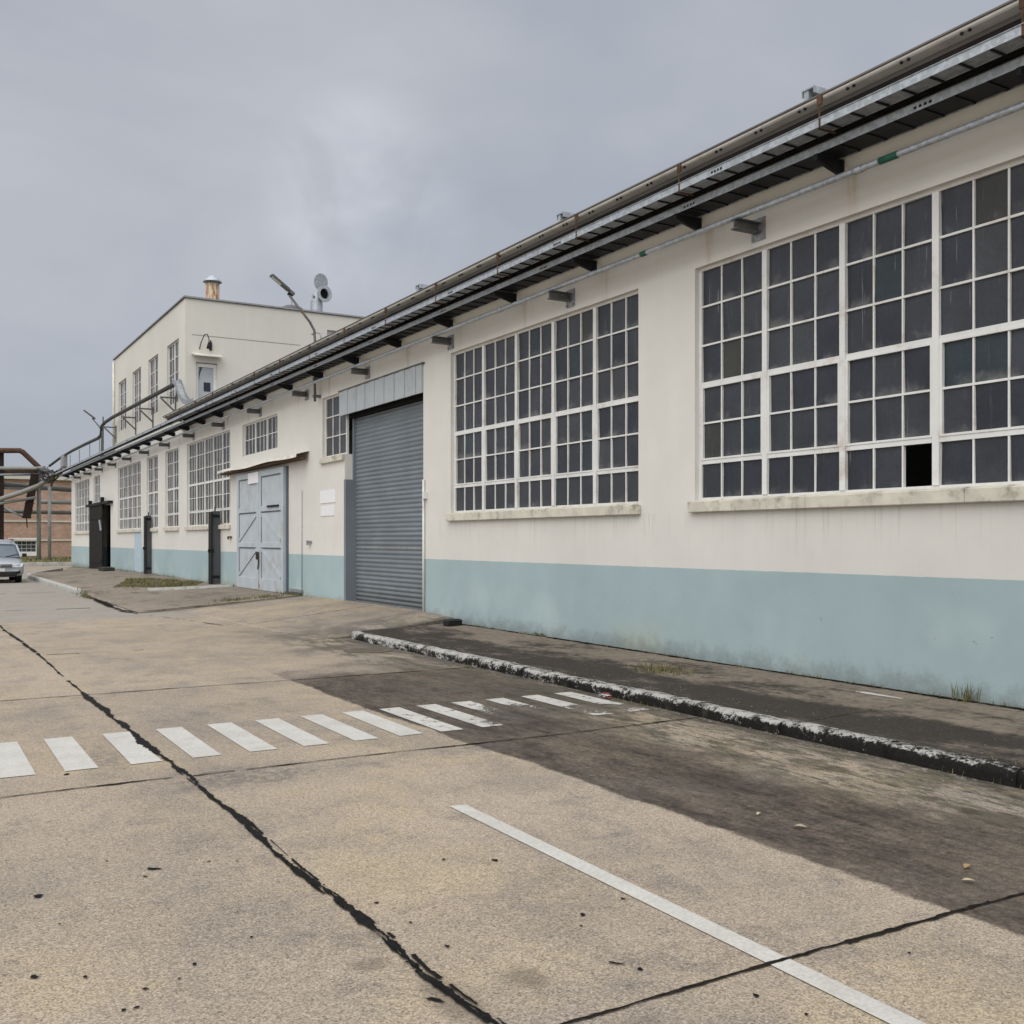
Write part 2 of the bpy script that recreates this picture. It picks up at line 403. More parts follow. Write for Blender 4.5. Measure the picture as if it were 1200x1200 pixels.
for i, (c, r, g) in enumerate((((.055,.056,.062),.22,.22),((.043,.045,.052),.18,.14),((.066,.067,.070),.30,.4),((.038,.050,.054),.16,.12),((.060,.058,.050),.28,.3))):
    M['glass%d' % i] = glass_mat('grimy_glass', (c[0]*.73, c[1]*.76, c[2]*.83), r, g)
GL = [M['glass%d' % i] for i in range(5)]
M['galv'] = galv_mat('galvanised_steel', (.43,.465,.50), .45, .45)
M['galv_old'] = galv_mat('weathered_galvanised', (.31,.325,.34), .4, .5, .06)
M['steel'] = galv_mat('dull_grey_steel', (.13,.132,.132), .3, .55, .09)
M['black_steel'] = simple('black_painted_steel', (.018,.018,.02), .5, 0, .3, 5)
M['roof'] = simple('roof_sheet', (.16,.155,.15), .8, 0, .2, 1.5)
M['soffit'] = simple('shade_dark_soffit', (.045,.037,.033), .9, 0, .3, 2.2)  # colour darkened to hold the shade under the eave
M['gutter'] = simple('cream_gutter_paint', (.52,.505,.47), .55, 0, .14, 2.5, (.22,.17,.12), .5)
M['rust'] = simple('rusty_iron', (.095,.055,.038), .85, 0, .45, 9, (.03,.025,.022), .7)
def shutter_mat():
    n = NT('blue_grey_shutter_paint'); c = n.vary((.172,.20,.222), n.noise(.9, 5, .65), .84, 1.14)
    hb = n.noise(2, 4, .6, vec=n.scale((.4,.4,6))); c = n.vary(c, hb, .84, 1.16)
    scr = n.mul(n.step(n.noise(6, 7, .8), .64, .68), n.dstep(n.z, .6, 2.4)); c = n.mix(n.mul(scr, .6), c, (.36,.37,.37,1))
    dirt = n.mul(n.dstep(n.add(n.z, n.mul(n.sub(n.noise(4, 5, .7), .5), .6)), .3, .8), .55); c = n.mix(dirt, c, (.10,.095,.085,1))
    st = n.noise(3, 5, .7, vec=n.scale((5,5,.4))); c = n.mix(n.mul(n.step(st, .6, .75), .4), c, (.09,.10,.11,1))
    return n.done(c, .45, 0, .35)
M['shutter'] = shutter_mat()
M['hood'] = simple('pale_blue_cladding', (.43,.465,.49), .5, 0, .08, 2, (.22,.23,.23), .35)
M['jamb'] = simple('slate_blue_paint', (.175,.195,.225), .6, 0, .1, 2)
M['door_blue'] = simple('faded_blue_door_paint', (.45,.495,.53), .6, 0, .1, 2.2, (.32,.24,.16), .4)
M['door_dark'] = simple('dark_blue_grey_edge', (.10,.125,.16), .6)
M['grey_panel'] = simple('dark_grey_panel_paint', (.085,.088,.095), .6, 0, .15, 2, (.03,.03,.03), .5)
M['black_door'] = simple('weathered_black_boards', (.020,.019,.018), .7, 0, .35, 4, (.02,.02,.02), .6)
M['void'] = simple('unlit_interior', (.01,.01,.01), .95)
M['inside'] = simple('interior_plaster', (.2,.2,.19), .9)
M['sign'] = simple('white_sign_board', (.80,.80,.82), .45, 0, .04, 3)
M['tower'] = None
M['coping'] = simple('dark_coping', (.13,.12,.11), .8, 0, .3, 3)
M['green'] = simple('green_pipe_band', (.018,.105,.066), .65)
M['brick'] = brick_mat()
M['band'] = simple('pale_string_course', (.52,.50,.45), .8)
M['grass'] = grass_mat('dry_grass', (.15,.135,.06), (.22,.18,.10)); M['grass_g'] = grass_mat('green_grass', (.09,.105,.035), (.14,.135,.055))
M['soil'] = simple('bare_soil', (.13,.10,.07), .95, 0, .3, 5)
M['verge'] = grass_mat('mown_verge', (.12,.13,.05), (.22,.20,.10))
M['ground'] = simple('open_ground', (.24,.215,.17), .95, 0, .2, .6)
M['plastic_black'] = simple('black_plastic', (.014,.014,.015), .4)
M['leaf'] = simple('dead_leaf', (.33,.22,.11), .7, 0, .3, 30); M['leaf_pale'] = simple('pale_dry_leaf', (.45,.38,.25), .7, 0, .3, 30)
M['solar'] = simple('solar_cell', (.02,.024,.04), .25)
M['lens'] = simple('lamp_lens', (.55,.55,.52), .3)
M['car'] = simple('silver_car_paint', (.36,.38,.41), .28, .35, .03, 1)
M['car_glass'] = simple('car_glass', (.10,.13,.16), .08)
M['rubber'] = simple('tyre_rubber', (.02,.02,.02), .8)
M['chrome'] = simple('chrome', (.7,.7,.72), .15, .9, .03)
M['headlight'] = simple('headlight_glass', (.6,.62,.65), .1)
M['plate'] = simple('number_plate', (.62,.62,.62), .5)
M['pipe'] = simple('insulated_pipe_cladding', (.25,.25,.245), .55, 0, .15, 2, (.18,.12,.08), .4)
M['red'] = simple('red_plastic_scrap', (.55,.08,.07), .4)
M['dark_pipe'] = simple('weathered_dark_pipe', (.07,.07,.07), .6, 0, .3, 3, (.10,.06,.04), .5)
M['soffit_light'] = simple('stained_joint', (.27,.25,.21), .9)
M['dark_rust'] = simple('blackened_iron', (.03,.022,.02), .85, 0, .4, 6, (.07,.04,.03), .5)
M['rust_run'] = simple('rust_run', (.34,.27,.19), .9, 0, .5, 9)
M['dome'] = simple('dark_dome', (.09,.09,.1), .4)

def tower_mat():
    n = NT('tower_render'); big = n.noise(.3, 4, .6); st = n.noise(2, 5, .65, vec=n.scale((2.5,2.5,.3)))
    c = n.vary((.60,.583,.53), big, .92, 1.06); c = n.vary(c, st, .97, 1.02)
    c = n.mix(n.mul(n.step(n.noise(5, 5, .7), .66, .72), .3), c, (.3,.28,.24,1))
    n.bump(n.noise(40, 3), .2, .006); return n.done(c, .85)
M['tower'] = tower_mat()

# ------------------------------------------------------------------ setting: ground, road, kerbs
g = MB(); g.face([(-400,-300,-.03),(500,-300,-.03),(500,700,-.03),(-400,700,-.03)]); struct(g.build('ground', M['ground']))
g = MB(); g.face([(-25,-25,0),(60,-25,0),(60,66.5,0),(-25,66.5,0)]); struct(g.build('road', M['road']))

def interp(x, pts):
    if x <= pts[0][0]: return pts[0][1]
    for (a, b), (c, d) in zip(pts, pts[1:]):
        if x <= c: return b + (d-b)*(x-a)/(c-a)
    return pts[-1][1]
def sst(t): t = max(0, min(1, t)); return t*t*(3-2*t)
ZB = [(15.2,.24),(16.5,.285),(21,.285),(23,.27),(31,.27),(41,.28),(49,.24),(56,.13),(62,.06)]
VE = [(15.2,5.75),(17,5.3),(22.6,5.0),(22.70,4.16),(46,4.2),(48,4.45),(50,4.9),(53,5.75),(56,6.6),(60,7.3),(62.4,7.7)]
def H(u, v):
    zb = interp(u, ZB); ve = interp(u, VE); t = max(0, (v-ve)/(D-ve))
    ap = zb*(t**1.1) + .0045
    if u < 22.7: return ap
    ap = .022 + (zb-.022)*t
    fl = .15*(1-sst((u-47)/8)) + .012
    fr = fl + (zb-fl)*t
    k = sst((u-29.4)/1.2)
    return ap*(1-k)+fr*k
def sheet(name, us, nv, mat, vmax=D+.02):
    m = MB(); vs = []; fs = []
    for u in us:
        ve = interp(u, VE)
        for j in range(nv+1):
            v = ve + (vmax-ve)*j/nv; vs.append((v, u, H(u, v)))
    for i in range(len(us)-1):
        for j in range(nv):
            a = i*(nv+1)+j; fs.append((a, a+1, a+nv+2, a+nv+1))
    m.idx(vs, fs, 0, True)
    for e in (0, len(us)-1):
        for j in range(nv):
            a = vs[e*(nv+1)+j]; b = vs[e*(nv+1)+j+1]; m.face([(a[0],a[1],-.02), a, b, (b[0],b[1],-.02)])
    # skirt along the road edge
    for i in range(len(us)-1):
        a = Vector(vs[i*(nv+1)]); b = Vector(vs[(i+1)*(nv+1)])
        m.face([(a.x,a.y,-.02), a, b, (b.x,b.y,-.02)])
    return struct(m.build(name, mat))
fr = lambda a, b, n: [a+(b-a)*i/n for i in range(n+1)]
sheet('driveway', fr(15.305, 22.68, 30), 16, M['road'])
sheet('driveway', fr(22.72, 29.4, 28), 16, M['apron'])
sheet('pavement', fr(29.4, 62.4, 90), 16, M['apron'])
def PZ(x): return .103 + (x-6.13)/(D-6.13)*.066
def on_pave(px, py):
    z = .14
    for _ in range(6): q = on_z(px, py, z); z = PZ(q.x)
    return Vector((q.x, q.y, z))
# near pavement slabs
m = MB()
js = [15.3, 12.15, 9.0, 5.85, 2.7, -.45, -4, -9, -15]
for a, b in zip(js, js[1:]):
    y0, y1 = b+.006, a-.006; n = 6; x0, x1 = 6.13, D+.02; e = random.uniform(-.003,.003)
    m.idx([(x0,y0,-.02),(x1,y0,-.02),(x1,y1,-.02),(x0,y1,-.02),(x0,y0,PZ(x0)+e),(x1,y0,PZ(x1)+e),(x1,y1,PZ(x1)+e),(x0,y1,PZ(x0)+e)],
          [(0,3,2,1),(4,5,6,7),(0,1,5,4),(1,2,6,5),(2,3,7,6),(3,0,4,7)])
o = struct(m.build('pavement', M['pave'], bevel=.008))
# kerbs: irregular swept profile
def kerb(name, path, w, h, mat, amp=.012):
    prof = [(-w/2,-.02),(-w/2,h*.55),(-w/2+.012,h*.85),(-w/2+.035,h),(0,h+.004),(w/2-.01,h),(w/2,h-.01),(w/2,-.02)]
    pts = []
    for a, b in zip(path, path[1:]):
        a = Vector(a); b = Vector(b); n = max(2, int((b-a).length/.12))
        pts += [a+(b-a)*k/n for k in range(n)]
    pts.append(Vector(path[-1])); vs = []; fs = []; n = len(prof)
    for i, p in enumerate(pts):
        d = (pts[min(i+1,len(pts)-1)]-pts[max(i-1,0)]); d.z = 0; d.normalize(); nx = Vector((d.y,-d.x,0))
        for k, (a, z) in enumerate(prof):
            j = amp*(random.random()-.5) if 0 < k < n-1 else 0
            vs.append(p + nx*(a+j) + Vector((0,0,z+j*.6)))
    for i in range(len(pts)-1):
        for k in range(n-1): fs.append((i*n+k, i*n+k+1, (i+1)*n+k+1, (i+1)*n+k))
    m = MB(); m.idx(vs, fs, 0, True)
    m.face(vs[:n]); m.face(list(reversed(vs[-n:])))
    return struct(m.build(name, mat))
y = -15.0
while y < 14.5:
    L = random.uniform(.96,1.04); dx = random.uniform(-.006,.006); dh = random.uniform(-.006,.005)
    kerb('kerb', [(6.045+dx,y,0),(6.045+dx+random.uniform(-.004,.004),y+L-.005,0)], .165, .106+dh, M['kerb']); y += L
kerb('kerb', [(6.05,y,0),(6.07,y+.3,0),(6.13,max(15.3,y+.45),0)], .165, .104, M['kerb'])
kerb('kerb', [(4.15,30.6,0),(4.15,45.5,0),(4.28,47.2,0),(4.75,49.4,0),(5.6,52.4,0),(6.5,55.5,0)], .17, .16, M['kerb_far'])
kerb('kerb', [(5.75,29.85,.09),(6.5,29.2,.13),(7.75,28.45,.2)], .16, .12, M['kerb_far'])
kerb('kerb', [(-12,67.2,0),(3,67.2,0),(22,67.2,0)], .5, .22, M['kerb_far'], .02)
# grass verge beyond the cross street
m = MB(); m.face([(-60,67.4,.12),(80,67.4,.12),(80,91.9,.12),(-60,91.9,.12)]); m.face([(-60,67.3,-.05),(80,67.3,-.05),(80,67.3,.12),(-60,67.3,.12)])
struct(m.build('verge', M['verge']))

# ---- seams and joints in the slabs: ragged ribbons of sealer
def ribbon(m, pts, w0, w1, z, step=.02, gap=0., rag=1.):
    run = []
    total = 0
    segs = list(zip(pts, pts[1:]))
    w = (w0+w1)/2; off = 0; phase = random.random()*9
    L = []; Rr = []
    for a, b in segs:
        a = Vector(a); b = Vector(b); d = b-a; n = max(2, int(d.length/step)); d.normalize(); nx = Vector((-d.y, d.x))
        for k in range(n):
            p = a+(b-a)*k/n; total += step
            w += (random.random()-.5)*(w1-w0)*.55*rag; w = max(w0, min(w1, w))
            off += (random.random()-.5)*w0*.6; off *= .97
            blob = max(0, math.sin(total*7+phase)+math.sin(total*17.3+phase*2)-.5)*.25*(w1-w0)
            j1 = (random.random()-.5)*w*.3
            L.append(p+nx*(w/2+off+blob+j1)); Rr.append(p-nx*(w/2-off+blob*.6-j1))
    i = 0
    while i < len(L)-1:
        if gap and random.random() < gap: i += random.randint(2, 9); continue
        m.face([(L[i].x,L[i].y,z),(L[i+1].x,L[i+1].y,z),(Rr[i+1].x,Rr[i+1].y,z),(Rr[i].x,Rr[i].y,z)]); i += 1
def up(m): # keep the faces pointing up
    return m
SEAM = [on_z(*p).xy for p in ((640,1262),(580,1200),(496,1141),(454,1100),(400,1060),(350,1021),(280,958),(213,905),(150,855),(97,813),(50,772),(0,733))]
SEAM = [Vector((1.66,.5))] + SEAM
m = MB(); ribbon(m, SEAM[:9], .010, .042, .0085, .012, rag=1.4); ribbon(m, [p+Vector((-.018,.01)) for p in SEAM[1:9]], .003, .02, .0072, .015, gap=.05); ribbon(m, [p+Vector((.022,0)) for p in SEAM[1:8]], .004, .02, .0075, gap=.06)
ribbon(m, SEAM[8:11], .018, .062, .0085, .02); ribbon(m, SEAM[10:], .012, .05, .0085, .05, gap=.02)
ribbon(m, [SEAM[-1], Vector((1.4,30)), Vector((1.4,50))], .01, .05, .0085, .08, gap=.03)
struct(m.build('tar_seam', M['tar']))
m = MB()
for (u, a, b, w0, w1, gp) in ((2.73,1.62,6.0,.006,.019,.002),(6.86,-8,1.5,.010,.026,.004),(6.86,1.6,5.95,.009,.026,.003),(10.98,-9,1.5,.012,.028,.004),(10.98,1.5,5.95,.012,.028,.004),(2.73,-8,1.5,.006,.02,.05),
                             (15.1,-12,5.5,.006,.03,.3),(19.2,-12,4.0,.008,.03,.35),(25.0,-14,3.6,.03,.07,.05),(33,-14,4.0,.02,.05,.2)):
    ribbon(m, [Vector((a,u)), Vector((a+(b-a)*.3,u+.012)), Vector((a+(b-a)*.7,u-.01)), Vector((b,u+.01))], w0, w1, .006, .025 if u < 14 else .07, gp)
ribbon(m, [Vector((3.1,2.735)), Vector((4.0,2.735))], .010, .034, .0065, .02, rag=1.3)
# flush dropped kerb line across the driveways, and the joint beside the near pavement
ribbon(m, [Vector((4.13,30.5)), Vector((4.05,27)), Vector((3.95,23.6)), Vector((4.12,22.7))], .03, .16, .0305, .06)
ribbon(m, [Vector((3.9,23.6)), Vector((4.6,20.2)), Vector((4.9,18.6))], .02, .05, .0095, .06, gap=.1)
struct(m.build('slab_joint', M['joint']))
m = MB()
ribbon(m, [Vector((7.80,15)), Vector((7.815,5)), Vector((7.8,-10))], .012, .06, .1745, .04)
struct(m.build('dirt_line', M['joint']))
def lift(us, vs_, z, m, w=.05):
    pts = [(v, u, H(u, v)+z) for u, v in zip(us, vs_)]
    for a, b in zip(pts, pts[1:]):
        ww = w*(.5+random.random()); m.face([(a[0],a[1]-ww/2,a[2]),(b[0],b[1]-ww/2,b[2]),(b[0],b[1]+ww/2,b[2]),(a[0],a[1]+ww/2,a[2])])
m = MB(); lift([22.80]*40, fr(4.3,7.8,39), .006, m, .06); lift([18.6]*30, fr(5.3,7.8,29), .005, m, .02); lift([26]*30, fr(4.3,7.8,29), .005, m, .02)
struct(m.build('slab_joint', M['joint']))
# tar spots
def blob(m, c, rx, ry, z, n=28, ang=0, rag=.28):
    ph = [random.random()*6.28 for _ in range(3)]; pts = []
    for k in range(n):
        a = 2*math.pi*k/n; r = 1+rag*(.6*math.sin(2*a+ph[0])+.5*math.sin(3*a+ph[1])+.4*math.sin(5*a+ph[2]))+random.uniform(-.04,.04)
        p = Vector((math.cos(a)*rx*r, math.sin(a)*ry*r)); p.rotate(Matrix.Rotation(ang, 2)); pts.append((c.x+p.x, c.y+p.y, z))
    m.face(pts)
m = MB()
for (x, y, rx, ry, a) in ((180,1019,.024,.05,.9),(170,1028,.012,.02,.3),(45,1051,.035,.03,0),(40,1146,.02,.025,0),(70,1084,.009,.009,0),(228,1131,.014,.016,0),(170,1160,.018,.012,0),(145,1185,.014,.014,0),(210,1148,.012,.008,0),(160,1182,.016,.012,.5),
                        (722,1130,.012,.045,.7),(683,1073,.018,.022,0),(681,1086,.01,.012,0),(580,1009,.018,.03,0),(730,1054,.012,.02,0),(520,1008,.012,.02,0),(886,1168,.016,.02,0),(510,1173,.02,.045,.6),(78,908,.03,.03,.4),(125,1010,.01,.012,0),(524,1110,.012,.02,0),(945,1190,.012,.012,0),(100,1146,.01,.02,0),(278,1010,.01,.01,0),(481,1082,.01,.016,0),(361,919,.01,.01,0)):
    blob(m, on_z(x, y).xy, rx*.62, ry*.62, .0055, ang=a)
for _ in range(30):
    p = Vector((random.uniform(-3,3.4), random.uniform(2.2,10))); r = random.uniform(.003,.011); blob(m, p, r, r*random.uniform(.6,1.6), .005, 8)
struct(m.build('tar_spots', M['tar']))
# ---- painted markings
def stripe(v0, v1, u0, u1, z=.0045):
    m = MB(); n = 10
    e = [random.uniform(-.006,.006) for _ in range(4)]
    m.face([(v0+e[0],u0,z),(v1+e[1],u0+e[2],z),(v1+e[3],u1,z),(v0,u1+e[1],z)])
    return struct(m.build('crosswalk_stripe', M['paint']))
tl = [(-14,874),(52,868),(120,861),(182,855),(242,849.5),(297,844),(352,840),(403,836.5),(450,833.5),(497,830.5),(539,827),(581,823.5),(618,818.5),(658,815)]
for i in range(-4, 14):
    v = .56 + .397*i if i < 0 else on_z(*tl[i]).x
    stripe(v, v+.205, 7.42, 8.70)
m = MB(); m.face([(2.70,-8,.0045),(2.80,-8,.0045),(2.80,5.30,.0045),(2.70,5.32,.0045)]); struct(m.build('road_line', M['paint']))
m = MB(); p = on_pave(1030,815); blob2 = [(.035*math.cos(a)*(1+.3*math.sin(3*a)), .32*math.sin(a)*(1+.2*math.cos(2*a))) for a in [k*.3142 for k in range(20)]]; m.face([(p.x+a,p.y+b,PZ(p.x+a)+.0055) for a, b in blob2]); struct(m.build('paint_spill', M['paint']))

# ------------------------------------------------------------------ warehouse
def facade(a_cuts, z_cuts, holes, pt, thick):
    m = MB(); na, nz = len(a_cuts)-1, len(z_cuts)-1
    def hole(i, j):
        if i < 0 or j < 0 or i >= na or j >= nz: return True
        a = (a_cuts[i]+a_cuts[i+1])/2; z = (z_cuts[j]+z_cuts[j+1])/2
        return any(h[0] < a < h[1] and h[2] < z < h[3] for h in holes)
    for i in range(na):
        for j in range(nz):
            if hole(i, j): continue
            a0, a1, z0, z1 = a_cuts[i], a_cuts[i+1], z_cuts[j], z_cuts[j+1]
            for d in (0, thick): m.face([pt(a0,z0,d),pt(a1,z0,d),pt(a1,z1,d),pt(a0,z1,d)])
            for (di, dj, e) in ((-1,0,((a0,z0),(a0,z1))),(1,0,((a1,z0),(a1,z1))),(0,-1,((a0,z0),(a1,z0))),(0,1,((a0,z1),(a1,z1)))):
                if hole(i+di, j+dj): m.face([pt(*e[0],0),pt(*e[1],0),pt(*e[1],thick),pt(*e[0],thick)])
    return m
U1 = 62.5; ZT = 4.70; ZS = 2.0
WINS = [ # u0, u1, z0, z1, panels, rows, sash, kind
    (3.85, 9.17, ZS, ZT, 5, 6, True), (10.24, 15.40, ZS, ZT, 5, 6, True),
    (20.34, 21.63, 3.36, 4.68, 1, 3, False), (24.85, 27.95, 3.83, ZT, 3, 2, False),
    (29.2, 34.5, ZS, ZT, 5, 6, True), (35.7, 37.8, ZS, ZT, 2, 6, True), (39.1, 41.15, ZS, ZT, 2, 6, True),
    (42.35, 47.5, ZS, ZT, 5, 6, True), (52.4, 54.4, ZS+1.0, ZT, 2, 4, False), (55.8, 61.1, ZS, ZT, 5, 6, True)]
DOOR = (16.47, 20.28, -.5, 4.68); BDOOR = (49.4, 52.4, -.5, 3.2)
holes = [w[:4] for w in WINS] + [DOOR, (20.27,20.35,3.36,4.68), BDOOR]
ac = sorted({round(k,4) for w in holes for k in w[:2]} | {-15, U1, 20.34})
zc = sorted({round(k,4) for w in holes for k in w[2:4] if k > 0} | {-.3, 5.47, 1.0})
wh = thing('warehouse', 'long single storey cream warehouse with pale blue base band and steel windows', 'warehouse', (D, 24, 0))
fm = facade(ac, zc, holes, lambda a, z, d: (D+d, a, z), .3)
fm.build('wall', M['wall'], wh)
m = MB(); m.box(D+.3, 30, -15, -14.7, -.3, 5.47); m.box(D+.3, 30, U1-.3, U1, -.3, 5.47); m.box(29.7, 30, -14.7, U1-.3, -.3, 5.47)
m.build('wall', M['wall'], wh)
m = MB(); m.face([(D+.31,-14.6,.05),(29.6,-14.6,.05),(29.6,U1-.4,.05),(D+.31,U1-.4,.05)]); m.build('floor', M['inside'], wh)
# roof slab (overhang on the near length only)
m = MB()
m.box(D-.60, 30.2, -15, 34.74, 5.505, 5.56)
m.box(D-.02, 30.2, 48.42, U1+.05, 5.475, 5.56)
m.build('roof', M['roof'], wh)
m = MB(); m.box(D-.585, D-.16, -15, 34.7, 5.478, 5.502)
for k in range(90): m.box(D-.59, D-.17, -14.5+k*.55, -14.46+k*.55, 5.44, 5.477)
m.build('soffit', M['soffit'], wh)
cor = [(D-.001,5.12),(D-.07,5.13),(D-.13,5.17),(D-.165,5.24),(D-.17,5.32),(D-.15,5.41),(D-.10,5.474),(D-.001,5.474)]
m = MB(); m.extrude_y(cor, -15, 34.7, smooth=True); m.build('cornice', M['wall'], wh)
GX = D-.60
gp = [(GX,5.56),(GX,5.585),(GX-.115,5.585),(GX-.125,5.58),(GX-.123,5.562),(GX-.11,5.55),(GX-.04,5.545),(GX,5.545)]
m = MB(); m.extrude_y(gp, -15, 34.7)
m.build('gutter', M['gutter'], wh)
m = MB(); m.box(GX-.135, GX+.03, -15, 34.7, 5.586, 5.602); m.build('drip_edge', M['coping'], wh)
repeats('gutter_bolt', lambda m, y: m.box(GX-.122, GX-.10, y, y+.02, 5.53, 5.549), [-.05+k*.57+d for k in range(61) for d in (0,.07)], M['black_steel'], wh)

def window(par, u0, u1, z0, z1, panels, rows, sash, cols=3, x=D, rec=.065, pt=None, missing=None, sill=True, hopper=None):
    if pt is None: pt = lambda a, z, d: (x+d, a, z)
    fr_ = MB(); gl = MB(); W = u1-u0; pw = W/panels; rh = (z1-z0)/rows
    def bx(a0, a1, zz0, zz1, d0, d1, mb=fr_):
        p = pt(a0, zz0, d0); q = pt(a1, zz1, d1); mb.box(p[0], q[0], p[1], q[1], p[2], q[2])
    th = .05 if W > 1.5 else .035
    # outer frame
    bx(u0, u0+.04, z0, z1, rec, rec+.05); bx(u1-.04, u1, z0, z1, rec, rec+.05)
    bx(u0+.04, u1-.04, z0, z0+.04, rec, rec+.05); bx(u0+.04, u1-.04, z1-.035, z1, rec, rec+.05)
    for p in range(1, panels): bx(u0+p*pw-th/2-.01, u0+p*pw+th/2+.01, z0+.04, z1-.035, rec-.012, rec+.052)
    zr = [z0+rh*k for k in range(rows+1)]
    for p in range(panels):
        a0 = u0+p*pw+(.04 if p == 0 else th/2+.01); a1 = u0+(p+1)*pw-(.04 if p == panels-1 else th/2+.01)
        for k in range(1, rows):
            t = .0105 if not (sash and k in (1,3)) else .024
            bx(a0, a1, zr[k]-t, zr[k]+t, rec+.004, rec+.044)
        cuts = [a0+(a1-a0)*k/cols for k in range(cols+1)]
        for k in range(1, cols): bx(cuts[k]-.009, cuts[k]+.009, z0+.04, z1-.035, rec+.007, rec+.041)
        if sash:
            for aa in (a0, a1-.028): bx(aa, aa+.028, zr[1]+.024, zr[3]-.024, rec-.004, rec+.03)
            bx(a0+.028, a1-.028, zr[1]+.0245, zr[1]+.045, rec-.003, rec+.03); bx(a0+.028, a1-.028, zr[3]-.045, zr[3]-.0245, rec-.003, rec+.03)
        for c_ in range(cols):
            for r_ in range(rows):
                if missing and missing == (p, c_, r_): continue
                w = [.5,.26,.14,.08,.02]
                mi = random.choices(range(5), w)[0]
                tx = random.uniform(-.006,.006); ty = random.uniform(-.006,.006)
                q = [(cuts[c_],zr[r_],rec+.026+tx+ty),(cuts[c_+1],zr[r_],rec+.026-tx+ty),(cuts[c_+1],zr[r_+1],rec+.026-tx-ty),(cuts[c_],zr[r_+1],rec+.026+tx-ty)]
                gl.face([pt(*k) for k in q], mi)
    w = fr_.build('window', M['white'], par)
    gl.build('glass', GL, w, weld=False)
    if sill:
        s_ = MB(); n = max(1, int(W/1.7)); L = (W+.12)/n
        for k in range(n):
            p = pt(u0-.06+k*L+.002, z0-.13, -.07); q = pt(u0-.06+(k+1)*L-.002, z0-.004, rec+.03)
            # sill front part in front of the wall, inner part inside the opening
            s_.box(p[0], pt(0,0,-.002)[0] if pt(0,0,0)[0] == pt(1,0,0)[0] else q[0], p[1], q[1], p[2], q[2])
        i0 = pt(u0+.002, z0-.02, -.003); i1 = pt(u1-.002, z0+.012, rec-.001); s_.box(i0[0], i1[0], i0[1], i1[1], i0[2], i1[2])
        s_.build('sill', M['sill'], w, bevel=.008)
    return w
for k, w in enumerate(WINS):
    window(wh, *w, missing=(2, 0, 0) if k == 0 else None, sill=(w[4] > 1 or k == 2) and k not in (3,8))
# cover flush lintel strip over window heads: slim drip
# --- roller door
xr_ = D+.24
m = MB(); prof = []; z = .29; per = .088
vs = []; nst = int((4.22-z)/per*6)
for i in range(nst+1):
    zz = z+(4.22-z)*i/nst; vs.append((xr_ - .026*abs(math.sin(math.pi*(zz-z)/per)) , zz))
for i in range(len(vs)-1):
    m.face([(vs[i][0],16.52,vs[i][1]),(vs[i][0],20.22,vs[i][1]),(vs[i+1][0],20.22,vs[i+1][1]),(vs[i+1][0],16.52,vs[i+1][1])], 0, True)
rd = m.build('roller_door', M['shutter'], wh)
m = MB(); m.box(xr_-.035, xr_+.02, 16.52, 20.22, .255, .292); m.box(xr_-.026, xr_-.017, 16.53, 20.21, 1.385, 1.42); m.build('bottom_rail', M['galv_old'], rd)
for a in (16.475, 20.215):
    m = MB(); m.box(xr_-.07, xr_+.06, a, a+.06, .2, 4.3); m.build('guide_rail', M['jamb'] if a > 17 else M['galv'], rd)
m = MB(); m.box(D+.006, D+.235, 20.205, 20.277, .15, 2.82, 0); m.box(D-.008, D+.004, 20.20, 20.31, .2, 2.82)
m.build('door_jamb', M['jamb'], wh)
m = MB(); n = 17; Lb = (20.52-16.48)/n
for k in range(n):
    a = 16.48+k*Lb; dd = .008 if k % 2 else 0
    m.box(D-.03-dd, D+.0-.002, a+.004, a+Lb-.004, 4.17, 4.675)
m.box(D-.015, D-.003, 16.47, 20.53, 4.18, 4.66)
m.build('hood_panel', M['hood'], wh)
m = MB(); m.box(D-.05, D-.003, 16.40, 20.55, 4.676, 4.70); m.build('flashing', M['coping'], wh)
m = MB(); m.box(D+.1, D+.22, 16.5, 20.27, 4.1, 4.66); m.build('roller_housing', M['void'], wh)
m = MB(); m.tube([(D-.03,16.40,.17),(D-.03,16.40,2.62)], .022, 8); m.box(D-.07, D-.002, 16.30, 16.37, 2.28, 2.40); m.build('white_conduit', M['white'], wh)
